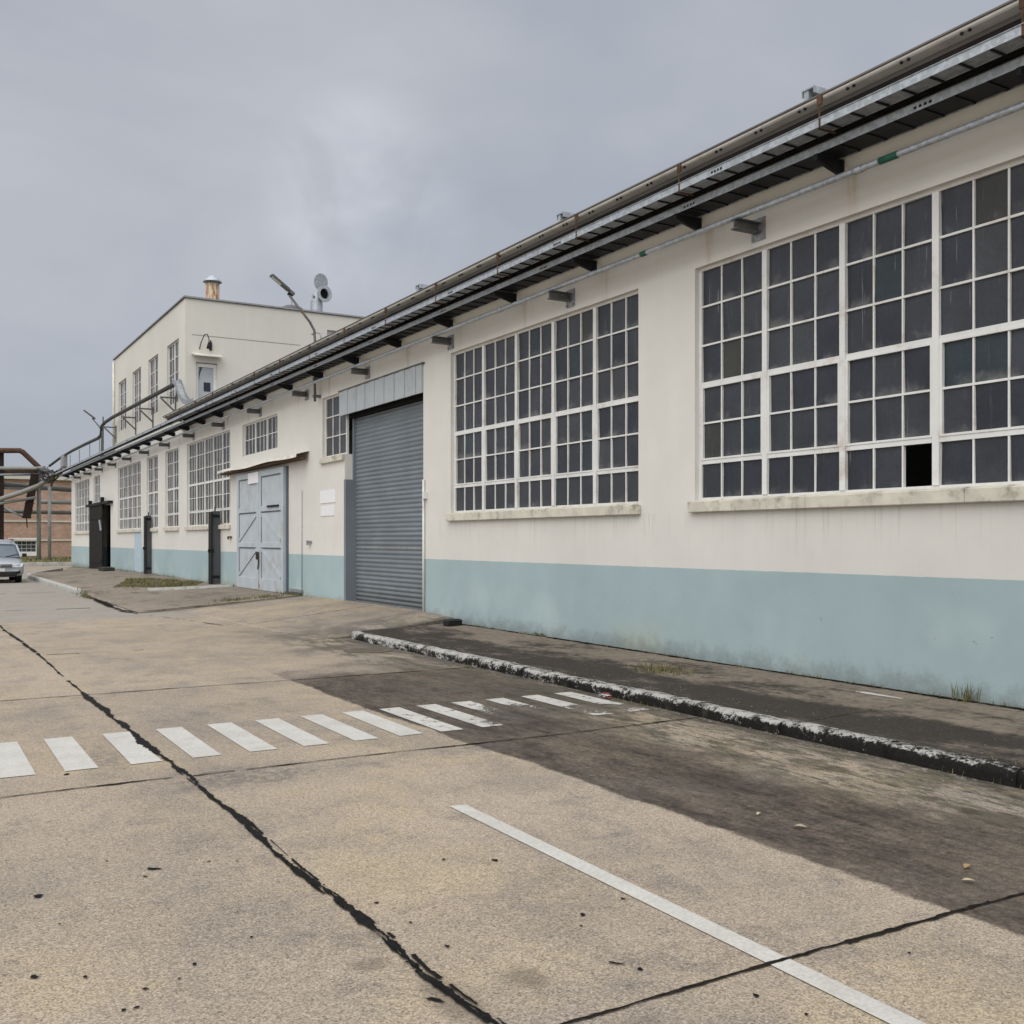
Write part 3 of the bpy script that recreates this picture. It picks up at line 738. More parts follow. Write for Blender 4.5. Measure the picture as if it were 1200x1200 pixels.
# --- blue double doors with braces, hung in front of the wall
def leaf(u0, u1, flip):
    z0, z1, x = .27, 3.33, D-.09
    m = MB(); m.box(x, x+.045, u0, u1, z0, z1); lf = m.build('door_leaf', M['door_blue'], wh)
    f = MB(); w = .17; zs = [z0, z0+.30, 1.42, 2.36, z1]
    f.box(x-.028, x-.001, u0, u0+w, z0, z1); f.box(x-.028, x-.001, u1-w, u1, z0, z1)
    for zz, h in ((z0,.30),(1.36,.13),(2.28,.14),(z1-.15,.15)): f.box(x-.027, x-.001, u0+w, u1-w, zz, zz+h)
    f.build('door_frame', M['door_blue'], lf, bevel=.006)
    e = MB()
    for zz in (1.34, 2.262, .545): e.box(x-.012, x-.001, u0+w, u1-w, zz, zz+.022) if zz > .6 else None
    for a in (u0+w, u1-w-.02):
        for q0, q1 in ((z0+.3,1.36),(1.49,2.28),(2.42,z1-.15)): e.box(x-.010, x-.001, a, a+.02, q0, q1)
    for q in (1.355, 2.275, z1-.155): e.box(x-.010, x-.001, u0+w+.02, u1-w-.02, q-.025, q)
    e.build('panel_gap', M['door_dark'], lf)
    for q0, q1 in ((z0+.3,1.34),(1.49,2.24)):
        b = MB(); a0, a1 = (u0+w+.05, u1-w-.05) if flip else (u1-w-.05, u0+w+.05)
        b.bar((x-.014,a0,q0+.06),(x-.014,a1,q1-.03), .085, .022, up=(1,0,0))
        b.build('brace', M['door_blue'], lf)
        b = MB(); s_ = -1 if flip else 1
        b.bar((x-.0035,a0+.05*s_,q0+.03),(x-.0035,a1+.05*s_,q1-.06), .03, .006, up=(1,0,0)); b.build('brace_gap', M['door_dark'], lf)
    return lf
l1 = leaf(24.05, 26.05, True); l2 = leaf(26.08, 28.1, False)
m = MB(); m.tube([(D-.14,25.98,1.25),(D-.17,25.98,1.2),(D-.17,26.15,1.2),(D-.14,26.15,1.25)], .014, 6); m.box(D-.18,D-.12,26.03,26.10,1.05,1.24); m.build('padlock', M['rust'], l1)
m = MB(); m.tube([(D-.15,26.0,1.25),(D-.165,25.9,1.12),(D-.15,25.95,.98),(D-.15,26.02,.8)], .016, 6); m.build('chain', M['black_steel'], l1)
m = MB(); m.box(D-.1195, D-.1185, 25.99, 26.04, .33, 1.05); m.box(D-.1195, D-.1185, 25.93, 26.045, .29, .42); m.build('rust_run', M['rust_run'], l1)
m = MB(); m.box(D-.150, D-.119, 24.35, 25.25, 2.37, 2.42); m.build('hinge_strap', M['black_steel'], l1)
m = MB(); m.box(D-.045, D-.002, 23.97, 24.045, .2, 3.33); m.build('door_post', M['door_dark'], wh)
# sagging canopy that covers the door track
m = MB(); n = 24
for k in range(n):
    u0, u1 = 22.5+6.9*k/n, 22.5+6.9*(k+1)/n
    zt = lambda u: 3.50-.018*math.sin((u-22)*1.7)-.012*(u-22.5)/7
    a, b = zt(u0), zt(u1)
    P = lambda x, u, z: (x, u, z)
    m.idx([P(D-.002,u0,a+.10),P(D-.30,u0,a+.02),P(D-.32,u0,a-.05),P(D-.30,u0,a-.05),P(D-.28,u0,a-.005),P(D-.002,u0,a+.07),
           P(D-.002,u1,b+.10),P(D-.30,u1,b+.02),P(D-.32,u1,b-.05),P(D-.30,u1,b-.05),P(D-.28,u1,b-.005),P(D-.002,u1,b+.07)],
          [(i,(i+1)%6,(i+1)%6+6,i+6) for i in range(6)])
m.build('door_canopy', M['cream'], wh)
m = MB(); m.box(D-.26, D-.05, 22.55, 29.3, 3.395, 3.44); m.build('door_track', M['rust'], wh)
m = MB(); m.box(D-.06, D-.002, 22.9, 23.8, .33, .40); m.tube([(D-.02,22.95,.3),(D-.02,22.95,2.7)], .008, 6); m.box(D-.05,D-.002,22.3,22.55,1.50,1.54); m.box(D-.09,D-.05,22.4,22.45,1.44,1.54); m.build('wall_bracket', M['galv_old'], wh)
m = MB(); m.box(D-.06,D-.002,29.0,29.25,1.62,1.66); m.box(D-.1,D-.06,29.1,29.14,1.57,1.66); m.build('wall_bracket', M['rust'], wh)
# --- pale blue hatch beside the far windows
m = MB(); m.box(D-.012, D-.001, 42.1, 43.6, .2, 1.95); m.build('hatch', simple('pale_blue_hatch', (.45,.55,.62), .6), wh)
# --- far black sliding door, half open
m = MB(); k = 0
u = 50.75
while u < 54.6:
    m.box(D-.16, D-.10, u, u+.186, .12, 3.2); u += .19
sd = m.build('sliding_door', M['black_door'], wh)
m = MB(); m.box(D-.19, D-.161, 50.8, 54.5, 2.55, 2.7); m.build('ledge', M['black_door'], sd)
m = MB(); m.box(D-.19, D-.161, 50.8, 54.5, .5, .65); m.build('ledge', M['black_door'], sd)
m = MB(); m.bar((D-.2,50.9,2.0),(D-.2,51.3,2.5), .07, .03); m.build('handle', M['galv'], sd)
m = MB(); m.box(D-.22, D-.02, 48.7, 55.6, 3.21, 3.33); m.box(D-.24,D-.08,50.6,50.75,3.2,3.55); m.box(D-.24,D-.08,54.3,54.45,3.2,3.5); m.build('sliding_rail', M['black_steel'], wh)
m = MB(); m.box(D+.5, D+.55, 48.5, 53, 0, 3.5); m.build('dark_interior_sheet', M['void'], wh)  # black sheet stands in for the unlit interior behind the opening
m = MB(); m.box(7.0, 7.45, 45.8, 47.2, .2, .40); tag(m.build('concrete_block', simple('sooty_block', (.05,.048,.045), .9), None, bevel=.02), 'low sooty block lying before the open black sliding door', 'block')
# --- stub beams bolted to the wall
for y in [8.13+3.625*k for k in range(16)]:
    if y > U1: break
    m = MB(); z0, z1 = 4.835, 4.945
    m.box(D-.36, D-.016, y-.05, y+.05, z1-.012, z1); m.box(D-.36, D-.016, y-.05, y+.05, z0, z0+.012); m.box(D-.36, D-.016, y-.006, y+.006, z0+.012, z1-.012)
    st = m.build('stub_beam', M['steel'], wh)
    m = MB(); m.box(D-.015, D-.001, y-.10, y+.10, 4.76, 5.0)
    for a in (-.075,.075):
        for zz in (4.785, 4.975): m.box(D-.032, D-.0155, y+a-.013, y+a+.013, zz-.013, zz+.013)
    m.build('wall_plate', M['galv_old'], st)

# ------------------------------------------------------------------ services along the eave
Y0, Y1 = -14, 64.0
lt = thing('cable_tray', 'lower galvanised cable tray on dark wall brackets just above the pipe', 'cable tray', (D-.3, 24, 5.18))
for xx in (D-.49, D-.185):
    m = MB(); m.extrude_y([(xx,5.188),(xx,5.252),(xx-.003 if xx < D-.3 else xx+.003,5.252),(xx-.003 if xx < D-.3 else xx+.003,5.188)], Y0, Y1)
    m.box(xx-.012, xx+.004, Y0, Y1, 5.2525, 5.258); m.build('side_rail', M['galv'], lt)
repeats('rung', lambda m, y: m.box(D-.486, D-.188, y, y+.03, 5.189, 5.199), [3+k*.3 for k in range(200)], M['black_steel'], lt)
m = MB(); m.box(D-.484, D-.19, Y0, 36, 5.2, 5.204); m.build('tray_shade_sheet', M['black_steel'], lt)  # black sheet, like the black rungs, paints in the shade under the tray
m = MB()
for k in range(7):
    r = random.uniform(.012,.02); xx = D-.46+k*.042
    m.tube([(xx+.01*math.sin(j*.9+k), Y0+j*(Y1-Y0)/60, 5.208+r+.004*math.sin(j*1.7+k*2)) for j in range(61)], r, 6)
m.build('cables', M['black_steel'], lt)
y = 4.81
while y < 63:
    m = MB(); m.idx([(D-.14,y-.022,5.03),(D-.14,y+.022,5.03),(D-.51,y+.022,5.125),(D-.51,y-.022,5.125),(D-.14,y-.022,5.184),(D-.14,y+.022,5.184),(D-.51,y+.022,5.184),(D-.51,y-.022,5.184)],
                    [(0,1,2,3),(4,7,6,5),(0,4,5,1),(1,5,6,2),(2,6,7,3),(3,7,4,0)])
    m.box(D-.185, D-.172, y-.04, y+.04, 5.0, 5.1835)
    m.build('bracket', M['black_steel'], lt); y += 2.05
# joint plates
for k in range(20):
    y = 5.6+k*3.0
    for q in range(4):
        m = MB(); m.box(D-.497, D-.4935, y+q*.05, y+q*.05+.025, 5.21, 5.232); m.build('splice_bolt', M['black_steel'], lt)

ut = thing('cable_tray', 'upper galvanised cable tray with ladder rungs hung below the gutter', 'cable tray', (D-.6, 24, 5.29))
for xx in (D-.73, D-.55):
    m = MB(); m.extrude_y([(xx,5.305),(xx,5.378),(xx-.003,5.378),(xx-.003,5.305)], Y0, Y1)
    m.box(xx-.014, xx+.004, Y0, Y1, 5.3785, 5.383); m.build('side_rail', M['galv'], ut)
repeats('rung', lambda m, y: m.box(D-.729, D-.551, y, y+.018, 5.296, 5.308), [3+k*.27 for k in range(224)], M['black_steel'], ut)
m = MB(); m.box(D-.727, D-.553, Y0, 33.5, 5.311, 5.315); m.build('tray_floor', M['galv_old'], ut)
m = MB()
for k in range(4):
    xx = D-.70+k*.04; m.tube([(xx+.008*math.sin(j*.8+k), 33+j*1.0, 5.33) for j in range(32)], .014, 6)
m.build('cables', M['black_steel'], ut)
y = .69
while y < 34.5:
    m = MB(); m.box(D-.739, D-.733, y-.009, y+.009, 5.28, 5.51); m.box(D-.739, D-.54, y-.012, y+.012, 5.279, 5.291)
    h = m.build('hanger', M['rust'], ut)
    m = MB(); m.box(GX-.142, GX-.1255, y-.028, y+.028, 5.50, 5.59); m.build('rusty_clip', M['rust'], h); y += 1.97
for k in range(18):
    y = 7.9+k*3.0
    for q in range(4):
        m = MB(); m.box(D-.7375, D-.7335, y+q*.045, y+q*.045+.024, 5.325, 5.348); m.build('splice_bolt', M['black_steel'], ut)
# conduit pipe on the stubs
cp = thing('conduit_pipe', 'long grey steel pipe with green bands resting on the stub beams', 'pipe', (D-.29, 24, 4.95))
m = MB(); m.tube([(D-.29,y,4.977) for y in (-12,0,12,24,36,48,63)], .03, 10); m.build('pipe', M['galv'], cp)
for y, L in ((6.2,.20),(9.75,.11)):
    m = MB(); m.tube([(D-.29,y-L/2,4.977),(D-.29,y+L/2,4.977)], .033, 12); m.build('green_band', M['green'], cp)
for y in (2.0, 6.55, 13.2, 19.8, 26.4):
    m = MB(); m.tube([(D-.29,y-.05,4.977),(D-.29,y+.05,4.977)], .037, 10); m.build('coupling', M['galv'], cp)
# galvanised frames that peep over the gutter
for i, (y, lab) in enumerate(((6.93,'galvanised channel bracket above gutter over the largest right window'),(11.28,'galvanised channel bracket above gutter over the middle window'),(15.7,'galvanised channel bracket above gutter near the roller door'))):
    t = thing('roof_bracket', lab, 'bracket', (D-.3,y,5.56), 'galvanised brackets standing on the roof edge')
    m = MB(); m.box(D-.42, D-.36, y+.10, y+.16, 5.561, 5.87); m.build('upright', M['galv'], t)
    m = MB(); m.box(D-.43, D+.5, y+.02, y+.18, 5.871, 5.885); m.box(D-.43, D+.5, y+.02, y+.03, 5.82, 5.8705); m.box(D-.43,D+.5,y+.17,y+.18,5.82,5.8705); m.build('channel', M['galv'], t)
    m = MB(); m.box(D+.4, D+.46, y+.10, y+.16, 5.561, 5.82); m.build('upright', M['galv'], t)

# ------------------------------------------------------------------ two storey block
TU0, TU1, TZ = 34.75, 48.4, 9.58
tw = thing('upper_block', 'cream flat roofed two storey block rising behind the warehouse eave', 'building', (D+7, 41.5, 5.5))
TX = D+.004
tws = [(35.7,37.55,6.28,8.42),(39.05,40.85,6.28,8.42),(42.3,44.1,6.28,8.42),(45.5,47.35,6.28,8.42)]
ac = sorted({k for w in tws for k in w[:2]} | {TU0, TU1}); zc = [5.48, 6.28, 8.42, TZ]
facade(ac, zc, tws, lambda a, z, d: (TX+d, a, z), .28).build('wall', M['tower'], tw)
p0 = on_y(229, 425, TU0); p1 = on_y(254, 425, TU0); v0, v1 = p0.x, p1.x
td = (v0+.02, v1+.02, 5.9, on_y(241,425,TU0).z)
sm = on_y(389, 392, TU0); tsm = (sm.x-.18, sm.x+.2, sm.z-.3, sm.z+.15)
ac = sorted({TX+.28, 24, td[0], td[1], tsm[0], tsm[1]}); zc = sorted({5.55, td[2], td[3], tsm[2], tsm[3], TZ})
facade(ac, zc, [td, tsm], lambda a, z, d: (a, TU0+d, z), .28).build('wall', M['tower'], tw)
m = MB(); m.box(TX+.28, 24, TU1-.28, TU1, 5.55, TZ); m.box(23.72, 24, TU0+.28, TU1-.28, 5.55, TZ); m.build('wall', M['tower'], tw)
m = MB(); m.box(TX+.28, 23.7, TU0+.28, TU1-.28, TZ-.3, TZ-.2); m.build('roof', M['roof'], tw)
m = MB(); m.box(TX-.05, TX+.3, TU0-.05, TU1+.05, TZ+.001, TZ+.07); m.box(TX+.3, 24.05, TU0-.05, TU0+.3, TZ+.001, TZ+.07); m.build('coping', M['coping'], tw)
m = MB(); m.box(TX-.062, TX-.051, TU0-.06, TU1+.06, TZ+.02, TZ+.06); m.box(TX-.05, 24, TU0-.062, TU0-.051, TZ+.02, TZ+.06); m.build('flashing', M['galv_old'], tw)
for w in tws: window(tw, *w, 2, 4, False, cols=2, x=TX, rec=.07, sill=False)
ptv = lambda a, z, d: (a, TU0+d, z)
m = MB()
m.box(td[0], td[1], TU0+.14, TU0+.19, td[2], td[3]-.02); dr = m.build('door', M['hood'], tw)
m = MB(); w = .1; m.box(td[0], td[0]+w, TU0+.10, TU0+.139, td[2], td[3]-.02); m.box(td[1]-w, td[1], TU0+.10, TU0+.139, td[2], td[3]-.02); m.box(td[0]+w, td[1]-w, TU0+.10, TU0+.139, td[3]-.14, td[3]-.02); m.build('door_frame', M['white'], dr)
m = MB(); m.box(td[1]-.42, td[1]-.2, TU0+.125, TU0+.139, 6.55, 6.85); m.build('notice', M['solar'], dr)
m = MB()
for k in range(9): m.bar((td[0]+.12,TU0+.132,7.2-k*.05+.1),(td[0]+.12+.5-k*.05,TU0+.132,7.75), .012, .01, up=(0,1,0))
m.build('panel_lines', M['jamb'], dr)
m = MB(); a = v0-.12; b = v1+.12; m.idx([(a,TU0-.002,td[3]+.30),(b,TU0-.002,td[3]+.30),(b,TU0-.36,td[3]+.20),(a,TU0-.36,td[3]+.20),(a,TU0-.002,td[3]+.25),(b,TU0-.002,td[3]+.25),(b,TU0-.36,td[3]+.16),(a,TU0-.36,td[3]+.16)],
        [(0,1,2,3),(7,6,5,4),(0,4,5,1),(1,5,6,2),(2,6,7,3),(3,7,4,0)]); m.build('door_canopy', M['cream'], tw)
m = MB(); m.box(tsm[0], tsm[1], TU0+.1, TU0+.14, tsm[2], tsm[3]); m.build('vent_panel', M['hood'], tw)
m = MB(); q = on_y(225,392,TU0); q2 = on_y(352,404,TU0); m.box(q.x, q2.x, TU0-.004, TU0-.001, q.z-.012, q.z+.012); m.build('movement_joint', M['soffit_light'], tw)
m = MB(); m.tube([(TX-.05,TU1-.1,5.5),(TX-.05,TU1-.1,TZ-.1)], .05, 8); m.build('downpipe', M['cream'], tw)
# gooseneck lamp
q = on_y(238, 404, TU0)
gl_ = thing('wall_lamp', 'black gooseneck lamp above the pale roof door', 'lamp', (q.x,TU0,q.z))
m = MB(); m.tube([(q.x-.12,TU0-.01,q.z-.15),(q.x-.1,TU0-.15,q.z+.05),(q.x-.03,TU0-.3,q.z+.28),(q.x+.05,TU0-.36,q.z+.3),(q.x+.1,TU0-.38,q.z+.15),(q.x+.1,TU0-.38,q.z-.02)], .016, 8); m.build('arm', M['black_steel'], gl_)
m = MB(); m.lathe([(.03,.04),(.045,0),(.085,-.14),(.08,-.16),(0,-.15)], (q.x+.1,TU0-.38,q.z-.02), 14); m.build('shade', M['black_steel'], gl_)
q = on_y(246.5, 406, TU0); m = MB(); m.box(q.x-.04,q.x+.04,TU0-.08,TU0-.001,q.z-.14,q.z+.12); m.box(q.x-.02,q.x+.02,TU0-.06,TU0-.002,q.z+.121,q.z+.2); tag(m.build('junction_box', M['black_steel'], None, bevel=.01), 'small dark box on the wall beside the gooseneck lamp', 'junction box')
# roof chimney with conical cap
q = on_y(249, 340, 36.4)
ch = thing('roof_flue', 'short rust streaked flue with conical cap on the block roof', 'flue', (q.x,36.4,TZ-.2))
n = NT('streaked_flue'); stn = n.noise(2, 5, .7, vec=n.scale((6,6,1.2))); M['flue'] = n.done(n.mix(n.step(stn,.46,.6), n.vary((.50,.44,.32), n.noise(8), .8,1.1), (.26,.10,.04,1)), .7)
ctop = on_y(249, 321, 36.4).z
m = MB(); m.lathe([(.235,TZ-.2),(.235,ctop-.36),(.22,ctop-.36),(.22,TZ)], (q.x,36.4,0), 20); m.build('stack', M['flue'], ch)
m = MB(); m.lathe([(.0,ctop),(.10,ctop-.09),(.32,ctop-.27),(.325,ctop-.30),(.29,ctop-.29),(0,ctop-.13)], (q.x,36.4,0), 24); m.build('cap', M['galv'], ch)
for k in range(3):
    m = MB(); a = k*2.1; m.bar((q.x+.22*math.cos(a),36.4+.22*math.sin(a),ctop-.45),(q.x+.22*math.cos(a),36.4+.22*math.sin(a),ctop-.22), .03, .01); m.build('strap', M['rust'], ch)
# exhaust cowl
q = on_y(371, 362, 36.2); cb = on_y(371, 351, 36.2).z
ve_ = thing('exhaust_cowl', 'grey elbow exhaust cowl with round mouth and raised flap', 'roof vent', (q.x,36.2,TZ-.2))
m = MB(); m.lathe([(.22,TZ-.2),(.22,cb-.08)], (q.x,36.2,0), 20); m.tube([(q.x,36.2,cb-.12),(q.x+.03,36.2,cb+.05),(q.x+.12,36.2-.08,cb+.16),(q.x+.20,36.2-.28,cb+.18)], .21, 18, cap=False); m.build('duct', M['galv'], ve_)
dv = Vector((.22,-.97,0)).normalized(); c0 = Vector((q.x+.20,36.2-.28,cb+.18))
def disc(m, c, d, r, t, n=26, inner=0):
    d = d.normalized(); u = d.cross(Vector((0,0,1))).normalized(); v = u.cross(d)
    ring = lambda rr, o: [c+d*o+u*math.cos(2*math.pi*k/n)*rr+v*math.sin(2*math.pi*k/n)*rr for k in range(n)]
    if inner:
        A, B, C_, E = ring(r,0), ring(r,t), ring(inner,t), ring(inner,0)
        for X, Y in ((A,B),(B,C_),(C_,E),(E,A)):
            for k in range(n): m.face([X[k],X[(k+1)%n],Y[(k+1)%n],Y[k]])
    else:
        A, B = ring(r,0), ring(r,t); m.face(list(reversed(A))); m.face(B)
        for k in range(n): m.face([A[k],A[(k+1)%n],B[(k+1)%n],B[k]])
m = MB(); disc(m, c0, dv, .31, .03, inner=.19); m.build('flange', M['galv'], ve_)
m = MB(); disc(m, c0-dv*.1, dv, .178, .02); m.build('mouth', M['void'], ve_)
m = MB(); disc(m, c0+Vector((-.10,.12,.44)), Vector((.30,-.95,-.12)), .31, .02); m.build('flap', M['galv'], ve_)
m = MB(); disc(m, Vector((q.x-.14,36.1,cb+.08)), Vector((-.7,-.7,0)), .05, .1); m.build('hinge', M['galv_old'], ve_)
q = on_y(342, 362, 37.0); m = MB(); m.lathe([(.46,TZ-.2),(.46,q.z-.1),(.40,q.z+.02),(.25,q.z+.1),(.03,q.z+.14),(.012,q.z+.16),(.012,q.z+.5),(0,q.z+.5)], (q.x,37.0,0), 24)
tag(m.build('dome_vent', M['dome'], None), 'low dark domed roof vent with thin rod between flue and cowl', 'roof vent')

# ------------------------------------------------------------------ trunking on the block + down bend
tr = thing('trunking', 'dark pipe trunking crossing the block windows on triangular brackets', 'trunking', (D-.4, 41, 6.5))
XZ = D-.38
pz = lambda px, py: on_x(px, py, XZ)
path = [pz(207,449), pz(190,458), pz(160,474), pz(132,489), pz(123,495), pz(119.5,499), pz(118.5,510), pz(115,513.5), pz(100,520.5), pz(85,528), pz(70,537), pz(58,546)]
m = MB(); m.tube(path, .075, 10); m.build('pipe', M['dark_pipe'], tr)
for y in (36.1, 39.9, 43.3, 47.9):
    z = interp(y, [(path[0].y,path[0].z),(path[4].y,path[4].z)])-.24
    m = MB(); m.bar((TX-.02,y,z-.02),(XZ-.15,y,z-.02), .05, .05); m.bar((TX-.02,y,z-.50),(XZ-.12,y,z-.05), .05, .05); m.box(TX-.04,TX-.001,y-.04,y+.04,z-.7,z+.06); m.build('bracket', M['steel'], tr)
for y in (50, 53, 56.5, 60):
    m = MB(); z = interp(y, [(path[7].y,path[7].z),(path[-1].y,path[-1].z)]); m.bar((XZ,y,5.3),(XZ,y,z-.05), .04, .04); m.build('support', M['galv_old'], tr)
m = MB(); m.bar((XZ,49.0,5.3),(XZ,49.0,7.1), .05,.05); m.bar((XZ-.1,48.6,5.3),(XZ-.1,48.6,6.4),.05,.05); m.build('support', M['steel'], tr)
# galvanised down bend
m = MB(); pa = [on_x(*p, XZ-.15) for p in ((205.5,446.5),(208.5,449),(211,456),(213.5,464),(217.5,470),(223,472.5),(230,470.5))]
for a, b in zip(pa, pa[1:]):
    d = (b-a).normalized(); m.bar(a-d*.01, b+d*.02, .20, .03, up=(0,0,1) if abs(d.z) < .9 else (0,1,0))
    for s_ in (-.105, .105): m.bar(a+Vector((s_,-.05,.0)), b+Vector((s_,-.05,.0)), .012, .16)
tag(m.build('cable_riser', M['galv_old'], None), 'bright galvanised curved riser dropping to the eave at the block corner', 'cable riser')

# ------------------------------------------------------------------ solar street lamps
def lamp(name_label, base, top_bend, tip, zb, sc_=1):
    t = thing('street_lamp', name_label, 'street lamp', (base[0],base[1],zb), 'solar lamps on bent poles above the eave')
    b = Vector(base); tb = Vector(top_bend); tp = Vector(tip)
    m = MB(); d = (tp-tb).normalized()
    pts = [Vector((b.x,b.y,zb)), Vector((tb.x,tb.y,tb.z-.25)), tb+Vector((0,0,-.06))+d*.02, tb+d*.18, tp-d*.34]
    m.tube(pts, .028, 10); m.build('pole', M['steel'], t)
    hx = d; side = Vector((0,1,0)); upv = side.cross(hx); upv = upv if upv.z > 0 else -upv
    hd = Vector((hx.x,0,hx.z*.62)).normalized(); up2 = Vector((0,1,0)).cross(hd); up2 = up2 if up2.z > 0 else -up2
    c = tp
    m = MB(); m.bar(c-hd*.26, c+hd*.24, .19, .035, up=up2); m.bar(c-hd*.40, c-hd*.2595, .10, .075, up=up2); hh = m.build('head', M['steel'], t, bevel=.012)
    m = MB(); m.bar(c-hd*.24+up2*.0225, c+hd*.22+up2*.0225, .17, .008, up=up2); m.build('solar_panel', M['solar'], hh)
    m = MB(); m.bar(c-hd*.05-up2*.0235, c+hd*.20-up2*.0235, .13, .01, up=up2); m.build('lens', M['lens'], hh)
    m = MB(); m.bar(c-hd*.36-up2*.04, c-hd*.28-up2*.08, .05, .04, up=up2); m.build('sensor', M['black_steel'], hh)
    for z in (zb+.12, zb+.5):
        m = MB(); m.box(b.x-.04, max(b.x+.05, D-.001), b.y-.04, b.y+.04, z-.03, z+.03); m.build('clamp', M['steel'], t)
    return t
lb = on_x(369, 385, 7.72); lt_ = on_y(327.5, 331, lb.y)
lamp('near solar street lamp on bent pole rising over the eave beside the block', (lb.x, lb.y, 0), (lb.x, lb.y, lb.z), (lt_.x, lt_.y, lt_.z), 4.62)
fb = on_x(119, 503, 7.75); ft = on_y(103, 484.5, fb.y)
lamp('far small solar street lamp leaning out beyond the left end of the block', (fb.x, fb.y, 0), (fb.x, fb.y, fb.z), (ft.x, ft.y, ft.z), 5.0)
q = on_x(376, 395, 7.9); m = MB(); m.tube([(7.9,q.y,5.56),(7.9,q.y,q.z),(7.9,q.y+.02,q.z+.08),(7.84,q.y+.12,q.z+.12),(7.8,q.y+.3,q.z+.1)], .02, 8); tag(m.build('vent_pipe', M['galv_old'], None), 'thin hooked vent pipe on the roof beside the near street lamp', 'vent pipe')

# ------------------------------------------------------------------ signs, panels, small objects at the wall
def board(px0, py0, px1, py1, x, label, nm='sign'):
    a = on_x(px0, py0, x); b = on_x(px1, py1, x)
    m = MB(); m.box(x, x+.012, b.y, a.y, b.z, a.z); return tag(m.build(nm, M['sign'], None), label, 'sign')
board(375, 575.5, 393, 588.5, D-.014, 'larger blank white sign on wall left of the roller door')
board(376, 593.5, 391.5, 604, D-.014, 'smaller blank white sign just below the larger one')
board(290.5, 555, 302.5, 565.5, D-.135, 'blank white notice high on the left blue door leaf')
def stand(xl, xr, ytop, ybot, label, side):
    # steel leaf standing out from the wall
    p = on_x((xl+xr)/2, ybot, D-.1); u = p.y
    o0 = on_y(xl, ybot, u); zb = H(u, D-.1)-.03; zt = on_y(xl, ytop, u).z
    w = min(.55, D-o0.x-.01)
    t = thing('steel_panel', label, 'panel', (D-.2, u, zb), 'dark grey panels standing out from the wall')
    m = MB(); m.box(D-w, D-.01, u-.05, u+.05, zb, zt); pn = m.build('leaf', M['grey_panel'], t, bevel=.01)
    m = MB(); m.box(D-w-.03, D-w-.001, u-.10, u+.25, zb, zt-.03); m.build('flange', M['black_steel'], t)
    m = MB(); m.box(D-w-.12, D-.2, u-.085, u-.051, zb+.95, zb+1.05); m.build('strap', M['black_steel'], t)
    for z_ in (zt-.18, zb+.2): m = MB(); m.box(D-w+.02, D-.03, u-.065, u-.0505, z_, z_+.08); m.build('strap', M['black_steel'], t)
    m = MB(); m.tube([(D-w+.1,u,zt),(D-w+.1,u,zt+.12)], .02, 6); m.build('pin', M['black_steel'], t)
stand(247.5, 260.5, 599, 685, 'nearer dark grey steel panel below the widest far window', 1)
stand(170.5, 178, 604, 672, 'farther dark grey steel panel between narrow windows', 1)
# bait box
q = on_pave(530.5, 733)
t = thing('bait_box', 'small black plastic box on the pavement near the roller door', 'box', (q.x,q.y,q.z))
m = MB(); m.box(q.x-.13,q.x+.13,q.y-.10,q.y+.10,q.z,q.z+.078); m.build('base', M['plastic_black'], t, bevel=.015, bev_seg=2)
m = MB(); m.idx([(q.x-.14,q.y-.11,q.z+.079),(q.x+.14,q.y-.11,q.z+.079),(q.x+.14,q.y+.11,q.z+.079),(q.x-.14,q.y+.11,q.z+.079),(q.x-.10,q.y-.07,q.z+.108),(q.x+.10,q.y-.07,q.z+.108),(q.x+.10,q.y+.07,q.z+.108),(q.x-.10,q.y+.07,q.z+.108)],[(0,3,2,1),(4,5,6,7),(0,1,5,4),(1,2,6,5),(2,3,7,6),(3,0,4,7)]); m.build('lid', M['plastic_black'], t)
# manhole covers
def cover(q, r, z, label, mat, sl=0):
    t = thing('manhole_cover', label, 'manhole cover', (q.x,q.y,z))
    m = MB(); m.lathe([(r,z),(r,z+.004),(r*.88,z+.0045),(r*.88,z+.001)], (q.x,q.y,0), 32, smooth=False); m.v = [(a, b, c+(a-q.x)*sl) for a, b, c in m.v]; m.build('rim', mat, t)
    m = MB(); m.lathe([(0,z+.0032),(r*.87,z+.0032)], (q.x,q.y,0), 32, smooth=False)
    for i in range(-4,5):
        for j in range(-4,5):
            if i*i+j*j < 17: m.box(q.x+i*r*.18-.012,q.x+i*r*.18+.012,q.y+j*r*.18-.012,q.y+j*r*.18+.012,z+.0032,z+.006)
    m.v = [(a, b, c+(a-q.x)*sl) for a, b, c in m.v]; m.build('lid', mat, t); return t
cover(on_z(431,762.5), .34, .004, 'round dirty iron cover in the road by the kerb end', simple('dirty_iron', (.12,.10,.075), .9, 0, .4, 14))
if False: cover(on_pave(690,772), .27, on_pave(690,772).z+.003, 'round dark cover set in the dirty near pavement', simple('dirty_cover', (.075,.064,.054), .9, 0, .4, 9), .066/(D-6.13))
